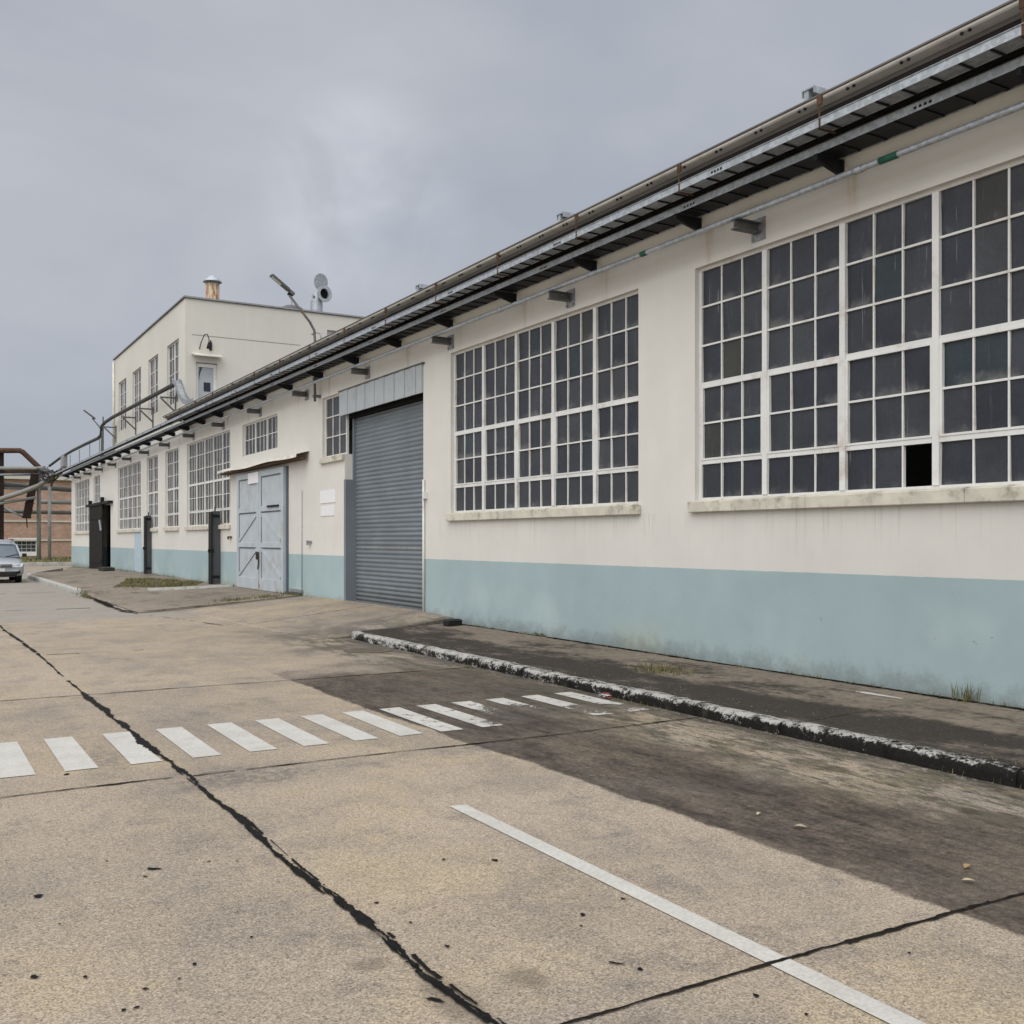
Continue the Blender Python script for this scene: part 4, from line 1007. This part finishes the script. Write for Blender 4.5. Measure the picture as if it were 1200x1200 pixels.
# dead leaves
def dleaf(px, py, label, mat, L, a, z=.001):
    q = on_z(px, py); m = MB(); vs = []; n = 7
    for k in range(n+1):
        t = k/n; w = math.sin(math.pi*t)*L*.24; zc_ = .003+.007*math.sin(math.pi*t)+.004*t
        for s_ in (-1, 0, 1): vs.append((t*L-L/2, s_*w, zc_+abs(s_)*.003))
    fs = []
    for k in range(n):
        for j in range(2): a_ = k*3+j; fs.append((a_,a_+1,a_+4,a_+3))
    Mx = Matrix.Translation((q.x,q.y,z+.003)) @ Matrix.Rotation(a,4,'Z')
    m.idx([Mx @ Vector(v) for v in vs], fs, 0, True)
    o = m.build('fallen_leaf', mat, None); s_ = o.modifiers.new('thick','SOLIDIFY'); s_.thickness = .0015
    return tag(o, label, 'leaf', 'dead leaves on the dark strip')
dleaf(1133,1018,'curled brown leaf, the upper of two at the right edge', M['leaf'], .065, .3)
dleaf(1135,1035,'pale tan leaf lying just below the curled brown leaf', M['leaf_pale'], .065, 2.6)
dleaf(938,971,'pale oval leaf lying alone mid strip, larger of two', M['leaf_pale'], .07, 2.4)
dleaf(889,956,'small pale leaf farther up the dark strip', M['leaf_pale'], .045, .4)
# crumpled litter
q = on_z(711,819); m = MB(); 
for k in range(9):
    a = Vector((q.x+random.uniform(-.05,.05), q.y+random.uniform(-.08,.08), random.uniform(.008,.03)))
    m.face([a+Vector([random.uniform(-.045,.045),random.uniform(-.05,.05),random.uniform(-.006,.03)]) for _ in range(3)], 1 if k in (2,5,6) else 0)
o = m.build('litter', [simple('dirty_wrapper', (.5,.48,.46), .6), M['red']], None, weld=False); o.modifiers.new('thick','SOLIDIFY').thickness = .002; tag(o, 'crumpled red and white wrapper lying against the kerb', 'litter')

# ---- grass and weeds
def blades(m, pts, h0, h1, w, lean=.6, zf=None):
    for (x, y) in pts:
        z = zf(x, y); h = random.uniform(h0, h1); a = random.uniform(0, 6.28); l = random.uniform(0, lean)*h
        dx, dy = math.cos(a), math.sin(a); px, py = -dy*w/2, dx*w/2
        mi = 0 if random.random() < .55 else 1
        m.face([(x-px,y-py,z),(x+px,y+py,z),(x+dx*l*.5+px*.7,y+dy*l*.5+py*.7,z+h*.6),(x+dx*l*.5-px*.7,y+dy*l*.5-py*.7,z+h*.6)], mi)
        m.face([(x+dx*l*.5-px*.7,y+dy*l*.5-py*.7,z+h*.6),(x+dx*l*.5+px*.7,y+dy*l*.5+py*.7,z+h*.6),(x+dx*l,y+dy*l,z+h)], mi)
from mathutils import noise as mnoise
poly = [(5.0,31.0),(5.9,34.5),(6.3,36.5),(6.9,36.0),(7.4,33.5),(7.6,31.3),(7.0,29.8),(6.0,30.2)]
def inside(x, y, P):
    c = False
    for (x0,y0),(x1,y1) in zip(P, P[1:]+P[:1]):
        if (y0 > y) != (y1 > y) and x < (x1-x0)*(y-y0)/(y1-y0)+x0: c = not c
    return c
pts = []
while len(pts) < 5200:
    x, y = random.uniform(4.8,7.7), random.uniform(29.6,36.8)
    if inside(x, y, poly) and mnoise.noise((x*1.4,y*1.4,0)) + .08 > random.uniform(-.3,.5): pts.append((x,y))
m = MB(); blades(m, pts, .02, .085, .014, 1.2, lambda x, y: H(y, x))
o = m.build('grass_patch', [M['grass_g'], M['grass']], None, weld=False); struct(o, 'stuff')
m = MB()
pts = [(random.uniform(-1,16), random.uniform(67.6,90)) for _ in range(3500)]
blades(m, pts, .05, .22, .05, .8, lambda x, y: .12)
struct(m.build('verge_grass', [M['grass_g'], M['grass']], None, weld=False), 'stuff')
m = MB(); pts = []
for k in range(700):
    y = random.choice((random.uniform(22.9,24.6),random.uniform(36,48),random.uniform(52,62))); pts.append((D-.02-abs(random.gauss(0,.08)), y))
for k in range(170): pts.append((random.gauss(6.4,.25), random.gauss(23.4,.15)))
for k in range(220): pts.append((4.05+random.gauss(0,.06), random.gauss(29.6,.5)))
for k in range(220): pts.append((7.2+random.gauss(0,.2), random.gauss(23.4,.25)))
pts = [p for p in pts if p[0] < D-.005]
blades(m, pts, .02, .09, .012, .9, lambda x, y: H(y, x))
struct(m.build('sparse_grass', [M['grass_g'], M['grass']], None, weld=False), 'stuff')
m = MB(); pts = []
for k in range(1300):
    y = random.uniform(1,15); 
    if mnoise.noise((y*1.3,0,3)) > .0: pts.append((D-.01-abs(random.gauss(0,.03)), y))
blades(m, pts, .01, .05, .006, .9, lambda x, y: PZ(x))
for k in range(300):
    y = random.uniform(2,14)
    if mnoise.noise((y*1.1,5,3)) > .05: m_ = 1; blades(m, [(6.15+random.gauss(0,.02), y)], .01, .04, .006, .9, lambda x, y: .10); blades(m, [(5.95-abs(random.gauss(0,.03)), y)], .01, .05, .006, .9, lambda x, y: .003)
struct(m.build('moss_tufts', [M['grass_g'], M['grass']], None, weld=False), 'stuff')
m = MB()
for k in range(1500):
    y = random.uniform(1.5, 15); x = 5.955-abs(random.gauss(0, .16)) if random.random() < .7 else 6.15+abs(random.gauss(0, .25))
    if mnoise.noise((y*1.7, x*2, 7)) < -.05: continue
    r = random.uniform(.002, .0075); z = .002 if x < 6 else PZ(x)+.001
    if x < 6.12 and x > 5.955: continue
    a = random.uniform(0, 6.28); pts_ = [(x+r*math.cos(a+q*1.57)*random.uniform(.7,1.3), y+r*math.sin(a+q*1.57)*random.uniform(.7,1.3), z) for q in range(4)]
    top = (x+random.uniform(-.3,.3)*r, y, z+r*random.uniform(.6,1.1)); i_ = random.choice((0,0,1))
    for q in range(4): m.face([pts_[q], pts_[(q+1)%4], top], i_)
struct(m.build('grit', [simple('grit_stone', (.26,.22,.18), .9), simple('dark_grit', (.06,.05,.042), .9)], None, weld=False), 'stuff')
def weed(px, py, z, label, n, h, spread):
    q = on_pave(px, py); m = MB()
    for k in range(n):
        a = random.uniform(0,6.28); r = random.random()*spread
        x, y = min(q.x+r*math.cos(a), D-.03), q.y+r*math.sin(a)*1.6
        blades(m, [(x,y)], h*.4, h, .010, .7, lambda x, y: PZ(x))
    return tag(m.build('weed', [M['grass_g'], M['grass']], None, weld=False), label, 'weed', 'weeds growing on the near pavement')
weed(1134,822,.157,'green weed tuft growing against the blue wall base at right', 34, .20, .10)
weed(775,786,.157,'wide low patch of brownish weeds mid pavement', 260, .07, .30)
weed(640,745,.157,'tiny weed tuft at the wall base below the middle window', 40, .07, .12)

# ------------------------------------------------------------------ parked car
def car(cx, y0, label):
    t = thing('parked_car', label, 'car', (cx, y0+2.1, 0))
    L = 4.25; W = .87
    # lower body: stations along the length (front = y0)
    def ring(y, w, zb, zs, zt):
        return [(cx-w*.86,y,zb),(cx-w*.98,y,zb+.12),(cx-w,y,(zb+zs)/2),(cx-w*.985,y,zs),(cx-w*.90,y,zt-.02),(cx-w*.5,y,zt+.012),(cx,y,zt+.022),
                (cx+w*.5,y,zt+.012),(cx+w*.90,y,zt-.02),(cx+w*.985,y,zs),(cx+w,y,(zb+zs)/2),(cx+w*.98,y,zb+.12),(cx+w*.86,y,zb)]
    st = [(0,.62,.30,.50,.57),(.05,.77,.23,.57,.69),(.25,.85,.20,.66,.80),(.7,.875,.19,.74,.88),(1.1,.88,.19,.80,.93),(2.2,.885,.19,.84,.97),(3.3,.88,.19,.88,1.0),(3.9,.86,.22,.88,1.0),(4.15,.82,.28,.84,.98),(4.25,.72,.36,.7,.86)]
    vs = []; fs = []
    for (a,w,zb,zs,zt) in st: vs += ring(y0+a, w, zb, zs, zt)
    n = 13
    for i in range(len(st)-1):
        for k in range(n): fs.append((i*n+k,i*n+(k+1)%n,(i+1)*n+(k+1)%n,(i+1)*n+k))
    fs.append(tuple(range(n))); fs.append(tuple(reversed(range((len(st)-1)*n,len(st)*n))))
    m = MB(); m.idx(vs, fs, 0, True); bd = m.build('body', M['car'], t); sub = bd.modifiers.new('sub','SUBSURF'); sub.levels = sub.render_levels = 2
    # greenhouse
    gs = [(.92,.80,.90,.92),(1.72,.71,.92,1.40),(2.25,.70,.93,1.53),(3.2,.69,.94,1.55),(3.85,.67,.95,1.47),(4.12,.72,.95,1.0)]
    vs = []; fs = []
    for (a,w,zb,zt) in gs: vs += [(cx-.80,y0+a,zb),(cx-w,y0+a,zt-.06 if zt > 1.2 else zt),(cx-w*.85,y0+a,zt),(cx,y0+a,zt+.02),(cx+w*.85,y0+a,zt),(cx+w,y0+a,zt-.06 if zt > 1.2 else zt),(cx+.80,y0+a,zb)]
    n = 7
    for i in range(len(gs)-1):
        for k in range(n-1): fs.append((i*n+k,i*n+k+1,(i+1)*n+k+1,(i+1)*n+k))
    m = MB(); m.idx(vs, fs, 0, True); m.build('cabin_glass', M['car_glass'], t)
    m = MB(); rp = [(1.66,.71,1.385),(2.25,.70,1.54),(3.2,.69,1.56),(3.9,.67,1.48)]; vs = []; fs = []
    for (a,w,zt) in rp: vs += [(cx-w-.012,y0+a,zt-.07),(cx-w*.86,y0+a,zt+.004),(cx,y0+a,zt+.026),(cx+w*.86,y0+a,zt+.004),(cx+w+.012,y0+a,zt-.07)]
    for i in range(3):
        for k in range(4): fs.append((i*5+k,i*5+k+1,(i+1)*5+k+1,(i+1)*5+k))
    m.idx(vs, fs, 0, True); m.build('roof', M['car'], t)
    for s_ in (-1, 1):
        m = MB(); m.bar((cx+s_*.80,y0+.94,.92),(cx+s_*.705,y0+1.70,1.37), .06, .05); m.build('windscreen_pillar', M['car'], t)
        m = MB(); m.bar((cx+s_*.62,y0+1.95,1.585),(cx+s_*.62,y0+3.5,1.585), .03, .03); m.bar((cx+s_*.62,y0+2.0,1.53),(cx+s_*.62,y0+2.0,1.58),.03,.03); m.bar((cx+s_*.62,y0+3.45,1.53),(cx+s_*.62,y0+3.45,1.58),.03,.03); m.build('roof_rail', M['black_steel'], t)
        m = MB(); m.box(cx+s_*.86, cx+s_*1.02, y0+1.15, y0+1.25, 0.93, 1.06); m.build('wing_mirror', M['plastic_black'], t, bevel=.03, bev_seg=2)
        m = MB(); vs = [(cx+s_*.47,y0-.03,.57),(cx+s_*.77,y0+.06,.58),(cx+s_*.83,y0+.20,.72),(cx+s_*.50,y0+.0,.68)]; back = [(a,b+.15,c) for a,b,c in vs]
        m.idx(vs+back, [(0,1,2,3),(7,6,5,4),(0,4,5,1),(1,5,6,2),(2,6,7,3),(3,7,4,0)]); m.build('headlight', M['headlight'], t, bevel=.012)
        m = MB(); disc(m, Vector((cx+s_*.64,y0+.03,.40)), Vector((0,-1,0)), .07, .03); m.build('fog_lamp', M['black_steel'], t)
        for yy in (.78, 3.42):
            c = Vector((cx+s_*.70, y0+yy, .315)); m = MB()
            m.lathe([(.2,-.10),(.30,-.10),(.318,-.08),(.318,.08),(.30,.10),(.2,.10)], c, 28, axis='x'); wl = m.build('wheel', M['rubber'], t)
            m = MB(); disc(m, c+Vector((s_*.06,0,0)), Vector((s_,0,0)), .2, .02); m.build('rim', M['chrome'], wl)
    m = MB(); m.box(cx-.44,cx+.44,y0-.03,y0+.12,.56,.68); m.build('grille', M['plastic_black'], t, bevel=.01)
    m = MB()
    for z in (.58,.64): m.box(cx-.44,cx+.44,y0-.04,y0-.0305,z,z+.014)
    m.build('grille_trim', M['chrome'], t)
    m = MB(); m.box(cx-.60,cx+.60,y0-.035,y0+.12,.26,.40); m.build('air_intake', M['plastic_black'], t, bevel=.02)
    m = MB(); m.box(cx-.66,cx+.66,y0-.045,y0+.1,.42,.47); m.build('bumper_strip', M['car'], t, bevel=.015)
    m = MB(); m.box(cx-.2,cx+.2,y0-.06,y0-.046,.43,.54); m.build('number_plate', M['plate'], t)
    m = MB(); disc(m, Vector((cx,y0-.045,.625)), Vector((0,-1,0)), .075, .012, inner=.062)
    for a, b in (((-.03,.05),(0,-.0)),((.03,.05),(0,0)),((-.055,.015),(-.025,-.05)),((-.025,-.05),(0,0)),((0,0),(.025,-.05)),((.025,-.05),(.055,.015))):
        m.bar((cx+a[0],y0-.052,.625+a[1]),(cx+b[0],y0-.052,.625+b[1]), .011, .01, up=(0,1,0))
    m.build('emblem', M['chrome'], t)
    for s_ in (-.35,.3):
        m = MB(); m.bar((cx+s_,y0+.92,.945),(cx+s_+.45,y0+1.10,1.04), .02, .015); m.build('wiper', M['plastic_black'], t)
    return t
car(2.72, 40.9, 'silver grey hatchback parked by the far kerb, facing the camera')

# ------------------------------------------------------------------ far end: brick building and pipe rack
BY = 92.0
br = thing('brick_building', 'long old red brick building behind the pipe rack', 'building', (10, BY+6, 0))
bw0 = on_y(14, 634, BY); bw1 = on_y(42.5, 647, BY)
ws = [(bw0.x+k*7.5, bw1.x+k*7.5, bw1.z, bw0.z) for k in (-4,-3,-2,-1,0)]
ws = [w for w in ws]
ac = sorted({round(k,4) for w in ws for k in w[:2]} | {-30, 60}); zc = sorted({-.2, ws[0][2], ws[0][3], 6.5})
facade(ac, zc, ws, lambda a, z, d: (a, BY+d, z), .3).build('wall', M['brick'], br)
m = MB(); m.box(-30,60,BY+.3,BY+.6,-.2,6.5); m.box(-30,60,BY+14,BY+14.3,-.2,6.5); m.box(-30,-29.7,BY+.6,BY+14,-.2,6.5); m.box(59.7,60,BY+.6,BY+14,-.2,6.5); m.build('wall', M['brick'], br)
m = MB(); m.box(-30.3,60.3,BY-.35,BY+14.5,6.501,6.75); m.build('roof', M['band'], br)
for px, h in ((611,.13),(633,.13)):
    z = on_y(60, px, BY).z; m = MB(); m.box(-30,60,BY-.1,BY-.001,z-h/2,z+h/2); m.build('string_course', M['band'], br)
for w in ws: window(br, *w, 1, 3, False, cols=5, pt=lambda a, z, d: (a, BY+d, z), rec=.06, sill=False)
for w in ws:
    m = MB(); m.box(w[0]-.25,w[1]+.25,BY-.05,BY-.001,w[3],w[3]+.25); m.box(w[0]-.25,w[1]+.25,BY-.05,BY-.001,w[2]-.3,w[2]); m.box(w[0]-.25,w[0],BY-.05,BY-.001,w[2],w[3]); m.box(w[1],w[1]+.25,BY-.05,BY-.001,w[2],w[3]); m.build('window_surround', M['white'], br)
PR = 82.0
def pz2(px, py, u=PR): return on_y(px, py, u)
rk = thing('pipe_rack', 'grey steel pipe rack with two tall posts crossing the street end', 'pipe rack', (8.4, PR, 0))
for px, tp, bt, dy in ((45.5,546,657,0),(58,570,657,-1.0)):
    a = pz2(px, tp, PR+dy); m = MB(); m.tube([(a.x,PR+dy,.05),(a.x,PR+dy,a.z)], .15 if px < 50 else .12, 10); m.build('post', M['pipe'], rk)
a = pz2(-60,571); b = pz2(70,571)
for py, h, mt in ((551,.3,'rust'),(571,.18,'steel')):
    A = pz2(-40,py); B = pz2(58,py); m = MB(); m.box(A.x,B.x,PR-.12,PR+.12,A.z-h/2,A.z+h/2); m.build('beam', M[mt], rk)
m = MB(); m.bar(pz2(58,575,PR-.2),pz2(66,553,PR-.2),.15,.15); m.build('knee_brace', M['rust'], rk)
a = pz2(-2,530); m = MB(); m.box(a.x-.25,a.x+.35,PR-.2,PR+.2,.05,a.z+.1); m.build('post', M['dark_rust'], rk)
a = pz2(-44,530); m = MB(); m.box(a.x-.25,a.x+.25,PR-.2,PR+.2,.05,a.z+.1); m.build('post', M['dark_rust'], rk)
def pipe(pts, r, mat, label, u=PR):
    m = MB(); m.tube([pz2(x, y, uu) for x, y, uu in pts], r, 12)
    return tag(m.build('overhead_pipe', mat, None), label, 'pipe', 'pipes on the rack at the street end')
pipe([(-60,528,PR-.4),(10,528,PR-.4),(23,528,PR-.4),(27,530,PR-.4),(46,548,PR-.4),(48,551,PR-.4)], .19, M['rust'], 'rusty pipe arching highest over the rack and bending down')
pipe([(-60,548,PR-.7),(44,549,PR-.7),(52,548,PR-2)], .13, M['pipe'], 'grey pipe lying level on the rack below the rusty arch')
pipe([(-60,604,PR-1),(0,585,PR-1),(25,577,PR-1.5),(46,569,PR-3),(62,558,PR-8),(75,549,PR-16)], .17, M['pipe'], 'fat pale insulated pipe slanting up towards the eave')
pipe([(-60,597,PR-1),(0,590,PR-1),(42,583,PR-1)], .11, M['pipe'], 'thinner pale pipe slanting just below the fat insulated pipe')
pipe([(-60,557,PR-.3),(44,556,PR-.3)], .09, M['galv'], 'thin galvanised pipe under the level grey pipe')
pipe([(-20,566,PR-.3),(84,574,PR+3)], .19, M['steel'], 'dark thick pipe running right in front of the brick wall')
pipe([(-20,598,PR+3),(30,600,PR+3),(84,601,PR+3)], .14, M['steel'], 'dark pipe low across the brick wall')
pipe([(44,588,PR+3),(84,589,PR+3)], .16, M['pipe'], 'pale pipe between two dark pipes on the brick wall')
pipe([(-20,585,PR+1),(8,597,PR),(28,606,PR)], .07, M['galv'], 'thin pale rod sloping down to the dark chute')
# dark hanging chute
m = MB(); A = pz2(41,556,PR-.6); B = pz2(31,607,PR-.6); m.bar(A, B, .62, .5); ct = thing('hanging_chute', 'dark slanting chute hanging below the pipe rack', 'chute', (B.x, B.y, B.z))
m.build('chute', M['dark_rust'], ct)
for k in range(7):
    m = MB(); p = A.lerp(B, k/6); m.bar(p+Vector((-.33,-.27,0)), p+Vector((.33,-.27,0)), .05, .06); m.build('rib', M['black_steel'], ct)
m = MB(); m.bar(B, B+Vector((.05,0,-.7)), .08, .08); m.build('spout', M['rust'], ct)
# link from the eave trays to the rack
lk = thing('cable_bridge', 'tangled cable ladder bridging from the warehouse end to the rack', 'cable bridge', (D, 72, 5.6))
E = Vector((D-.6, 63.6, 5.32)); T = pz2(48, 549, PR-.6)
for s_ in (-.18, .18):
    m = MB(); m.bar(E+Vector((s_,0,0)), T+Vector((s_,0,0)), .05, .12); m.build('side_rail', M['steel'], lk)
for k in range(40):
    m = MB(); p = E.lerp(T, k/39); m.bar(p+Vector((-.18,0,0)), p+Vector((.18,0,0)), .04, .04); m.build('rung', M['steel'], lk)
m = MB()
for k in range(11):
    o0 = Vector((random.uniform(-.25,.25), 0, random.uniform(-.1,.3))); o1 = Vector((random.uniform(-.4,.4), random.uniform(-1,1), random.uniform(-.9,.3))); sag = random.uniform(.1,.9)
    m.tube([E.lerp(T, j/16)+o0*(1-j/16)+o1*(j/16)-Vector((0,0,sag*math.sin(math.pi*j/16))) for j in range(17)], random.uniform(.02,.06), 6)
m.build('cables', M['black_steel'], lk)
a = on_x(75, 541, D-.4); m = MB(); m.box(a.x-.12,a.x+.12,a.y-.5,a.y+.5,a.z-.32,a.z+.32); tag(m.build('cable_box', M['pipe'], None, bevel=.03), 'pale grey box where the trays leave the warehouse end', 'cable box')

# ------------------------------------------------------------------ camera, light, sky
cam = bpy.data.cameras.new('camera'); co = bpy.data.objects.new('camera', cam); C.objects.link(co)
co.location = (0,0,CH); co.rotation_euler = (R(90),0,-YAW)
cam.sensor_width = 36; cam.lens = 36*F/1200; cam.shift_y = (HOR-600)/1200; cam.clip_start = .05; cam.clip_end = 2000
sc.camera = co
SE, AZ = R(48), Vector((-.80,-.60,0)).normalized()    # sun behind the cloud, behind the camera
sd_ = Vector((AZ.x*math.cos(SE), AZ.y*math.cos(SE), math.sin(SE)))
sl = bpy.data.lights.new('sun','SUN'); sl.energy = 1.0; sl.angle = R(50); sl.color = (1,.975,.94)
so = bpy.data.objects.new('sun', sl); C.objects.link(so); so.rotation_euler = (-sd_).to_track_quat('-Z','Y').to_euler()
w = bpy.data.worlds.new('World'); sc.world = w; w.use_nodes = True; nt = w.node_tree; nt.nodes.clear()
N = nt.nodes.new; Lk = nt.links.new
out = N('ShaderNodeOutputWorld'); sky = N('ShaderNodeTexSky'); sky.sky_type = 'NISHITA'; sky.sun_disc = False
sky.sun_elevation = SE; sky.sun_rotation = math.atan2(sd_.x, sd_.y)
b1 = N('ShaderNodeBackground'); b1.inputs['Strength'].default_value = .06; Lk(sky.outputs[0], b1.inputs['Color'])
tc = N('ShaderNodeTexCoord'); mp = N('ShaderNodeMapping'); mp.inputs['Scale'].default_value = (1,1,2.2); Lk(tc.outputs['Generated'], mp.inputs['Vector'])
n1 = N('ShaderNodeTexNoise'); n1.inputs['Scale'].default_value = 2.2; n1.inputs['Detail'].default_value = 5; n1.inputs['Roughness'].default_value = .5; n1.inputs['Distortion'].default_value = .3; Lk(mp.outputs[0], n1.inputs['Vector'])
cr = N('ShaderNodeValToRGB'); cr.color_ramp.elements[0].position = .36; cr.color_ramp.elements[0].color = (.415,.452,.515,1)
cr.color_ramp.elements[1].position = .66; cr.color_ramp.elements[1].color = (.55,.565,.612,1); Lk(n1.outputs['Fac'], cr.inputs['Fac'])
sp = N('ShaderNodeSeparateXYZ'); Lk(tc.outputs['Generated'], sp.inputs[0])
mr = N('ShaderNodeMapRange'); mr.interpolation_type = 'SMOOTHSTEP'; mr.inputs['From Min'].default_value = .50; mr.inputs['From Max'].default_value = 1; mr.inputs['To Min'].default_value = 1; mr.inputs['To Max'].default_value = 2.3; Lk(sp.outputs[2], mr.inputs['Value'])
# brighter cloud where the sun stands
dp = N('ShaderNodeVectorMath'); dp.operation = 'DOT_PRODUCT'; Lk(tc.outputs['Generated'], dp.inputs[0]); dp.inputs[1].default_value = sd_
m2 = N('ShaderNodeMapRange'); m2.interpolation_type = 'SMOOTHSTEP'; m2.inputs['From Min'].default_value = .0; m2.inputs['From Max'].default_value = 1; m2.inputs['To Min'].default_value = 0; m2.inputs['To Max'].default_value = 1.8; Lk(dp.outputs['Value'], m2.inputs['Value'])
ad = N('ShaderNodeMath'); ad.operation = 'ADD'; Lk(mr.outputs[0], ad.inputs[0]); Lk(m2.outputs[0], ad.inputs[1])
# brighter rift in the cloud above the block
rv = ray(430, 235).normalized(); d2 = N('ShaderNodeVectorMath'); d2.operation = 'DOT_PRODUCT'; Lk(tc.outputs['Generated'], d2.inputs[0]); d2.inputs[1].default_value = rv
m3 = N('ShaderNodeMapRange'); m3.interpolation_type = 'SMOOTHSTEP'; m3.inputs['From Min'].default_value = .994; m3.inputs['From Max'].default_value = 1; m3.inputs['To Min'].default_value = 0; m3.inputs['To Max'].default_value = .32; Lk(d2.outputs['Value'], m3.inputs['Value'])
n2 = N('ShaderNodeTexNoise'); n2.inputs['Scale'].default_value = 9; n2.inputs['Detail'].default_value = 4; n2.inputs['Distortion'].default_value = .5; Lk(tc.outputs['Generated'], n2.inputs['Vector'])
m4 = N('ShaderNodeMapRange'); m4.interpolation_type = 'SMOOTHSTEP'; m4.inputs['From Min'].default_value = .3; m4.inputs['From Max'].default_value = .66; Lk(n2.outputs['Fac'], m4.inputs['Value'])
mm = N('ShaderNodeMath'); mm.operation = 'MULTIPLY'; Lk(m3.outputs[0], mm.inputs[0]); Lk(m4.outputs[0], mm.inputs[1])
a2 = N('ShaderNodeMath'); a2.operation = 'ADD'; Lk(ad.outputs[0], a2.inputs[0]); Lk(mm.outputs[0], a2.inputs[1])
wm = N('ShaderNodeMix'); wm.data_type = 'RGBA'; wf = N('ShaderNodeMapRange'); wf.inputs['From Min'].default_value = 1.0; wf.inputs['From Max'].default_value = 1.8; Lk(ad.outputs[0], wf.inputs['Value']); Lk(wf.outputs[0], wm.inputs[0])
Lk(cr.outputs['Color'], wm.inputs[6]); wm.inputs[7].default_value = (.50,.502,.505,1)
b2 = N('ShaderNodeBackground'); Lk(wm.outputs[2], b2.inputs['Color']); Lk(a2.outputs[0], b2.inputs['Strength'])
ms = N('ShaderNodeMixShader'); ms.inputs[0].default_value = .92; Lk(b1.outputs[0], ms.inputs[1]); Lk(b2.outputs[0], ms.inputs[2]); Lk(ms.outputs[0], out.inputs['Surface'])
sc.view_settings.view_transform = 'Standard'; sc.view_settings.look = 'None'; sc.view_settings.exposure = 0; sc.view_settings.gamma = 1
sc.render.engine = 'CYCLES'; sc.cycles.max_bounces = 6; sc.cycles.transparent_max_bounces = 8
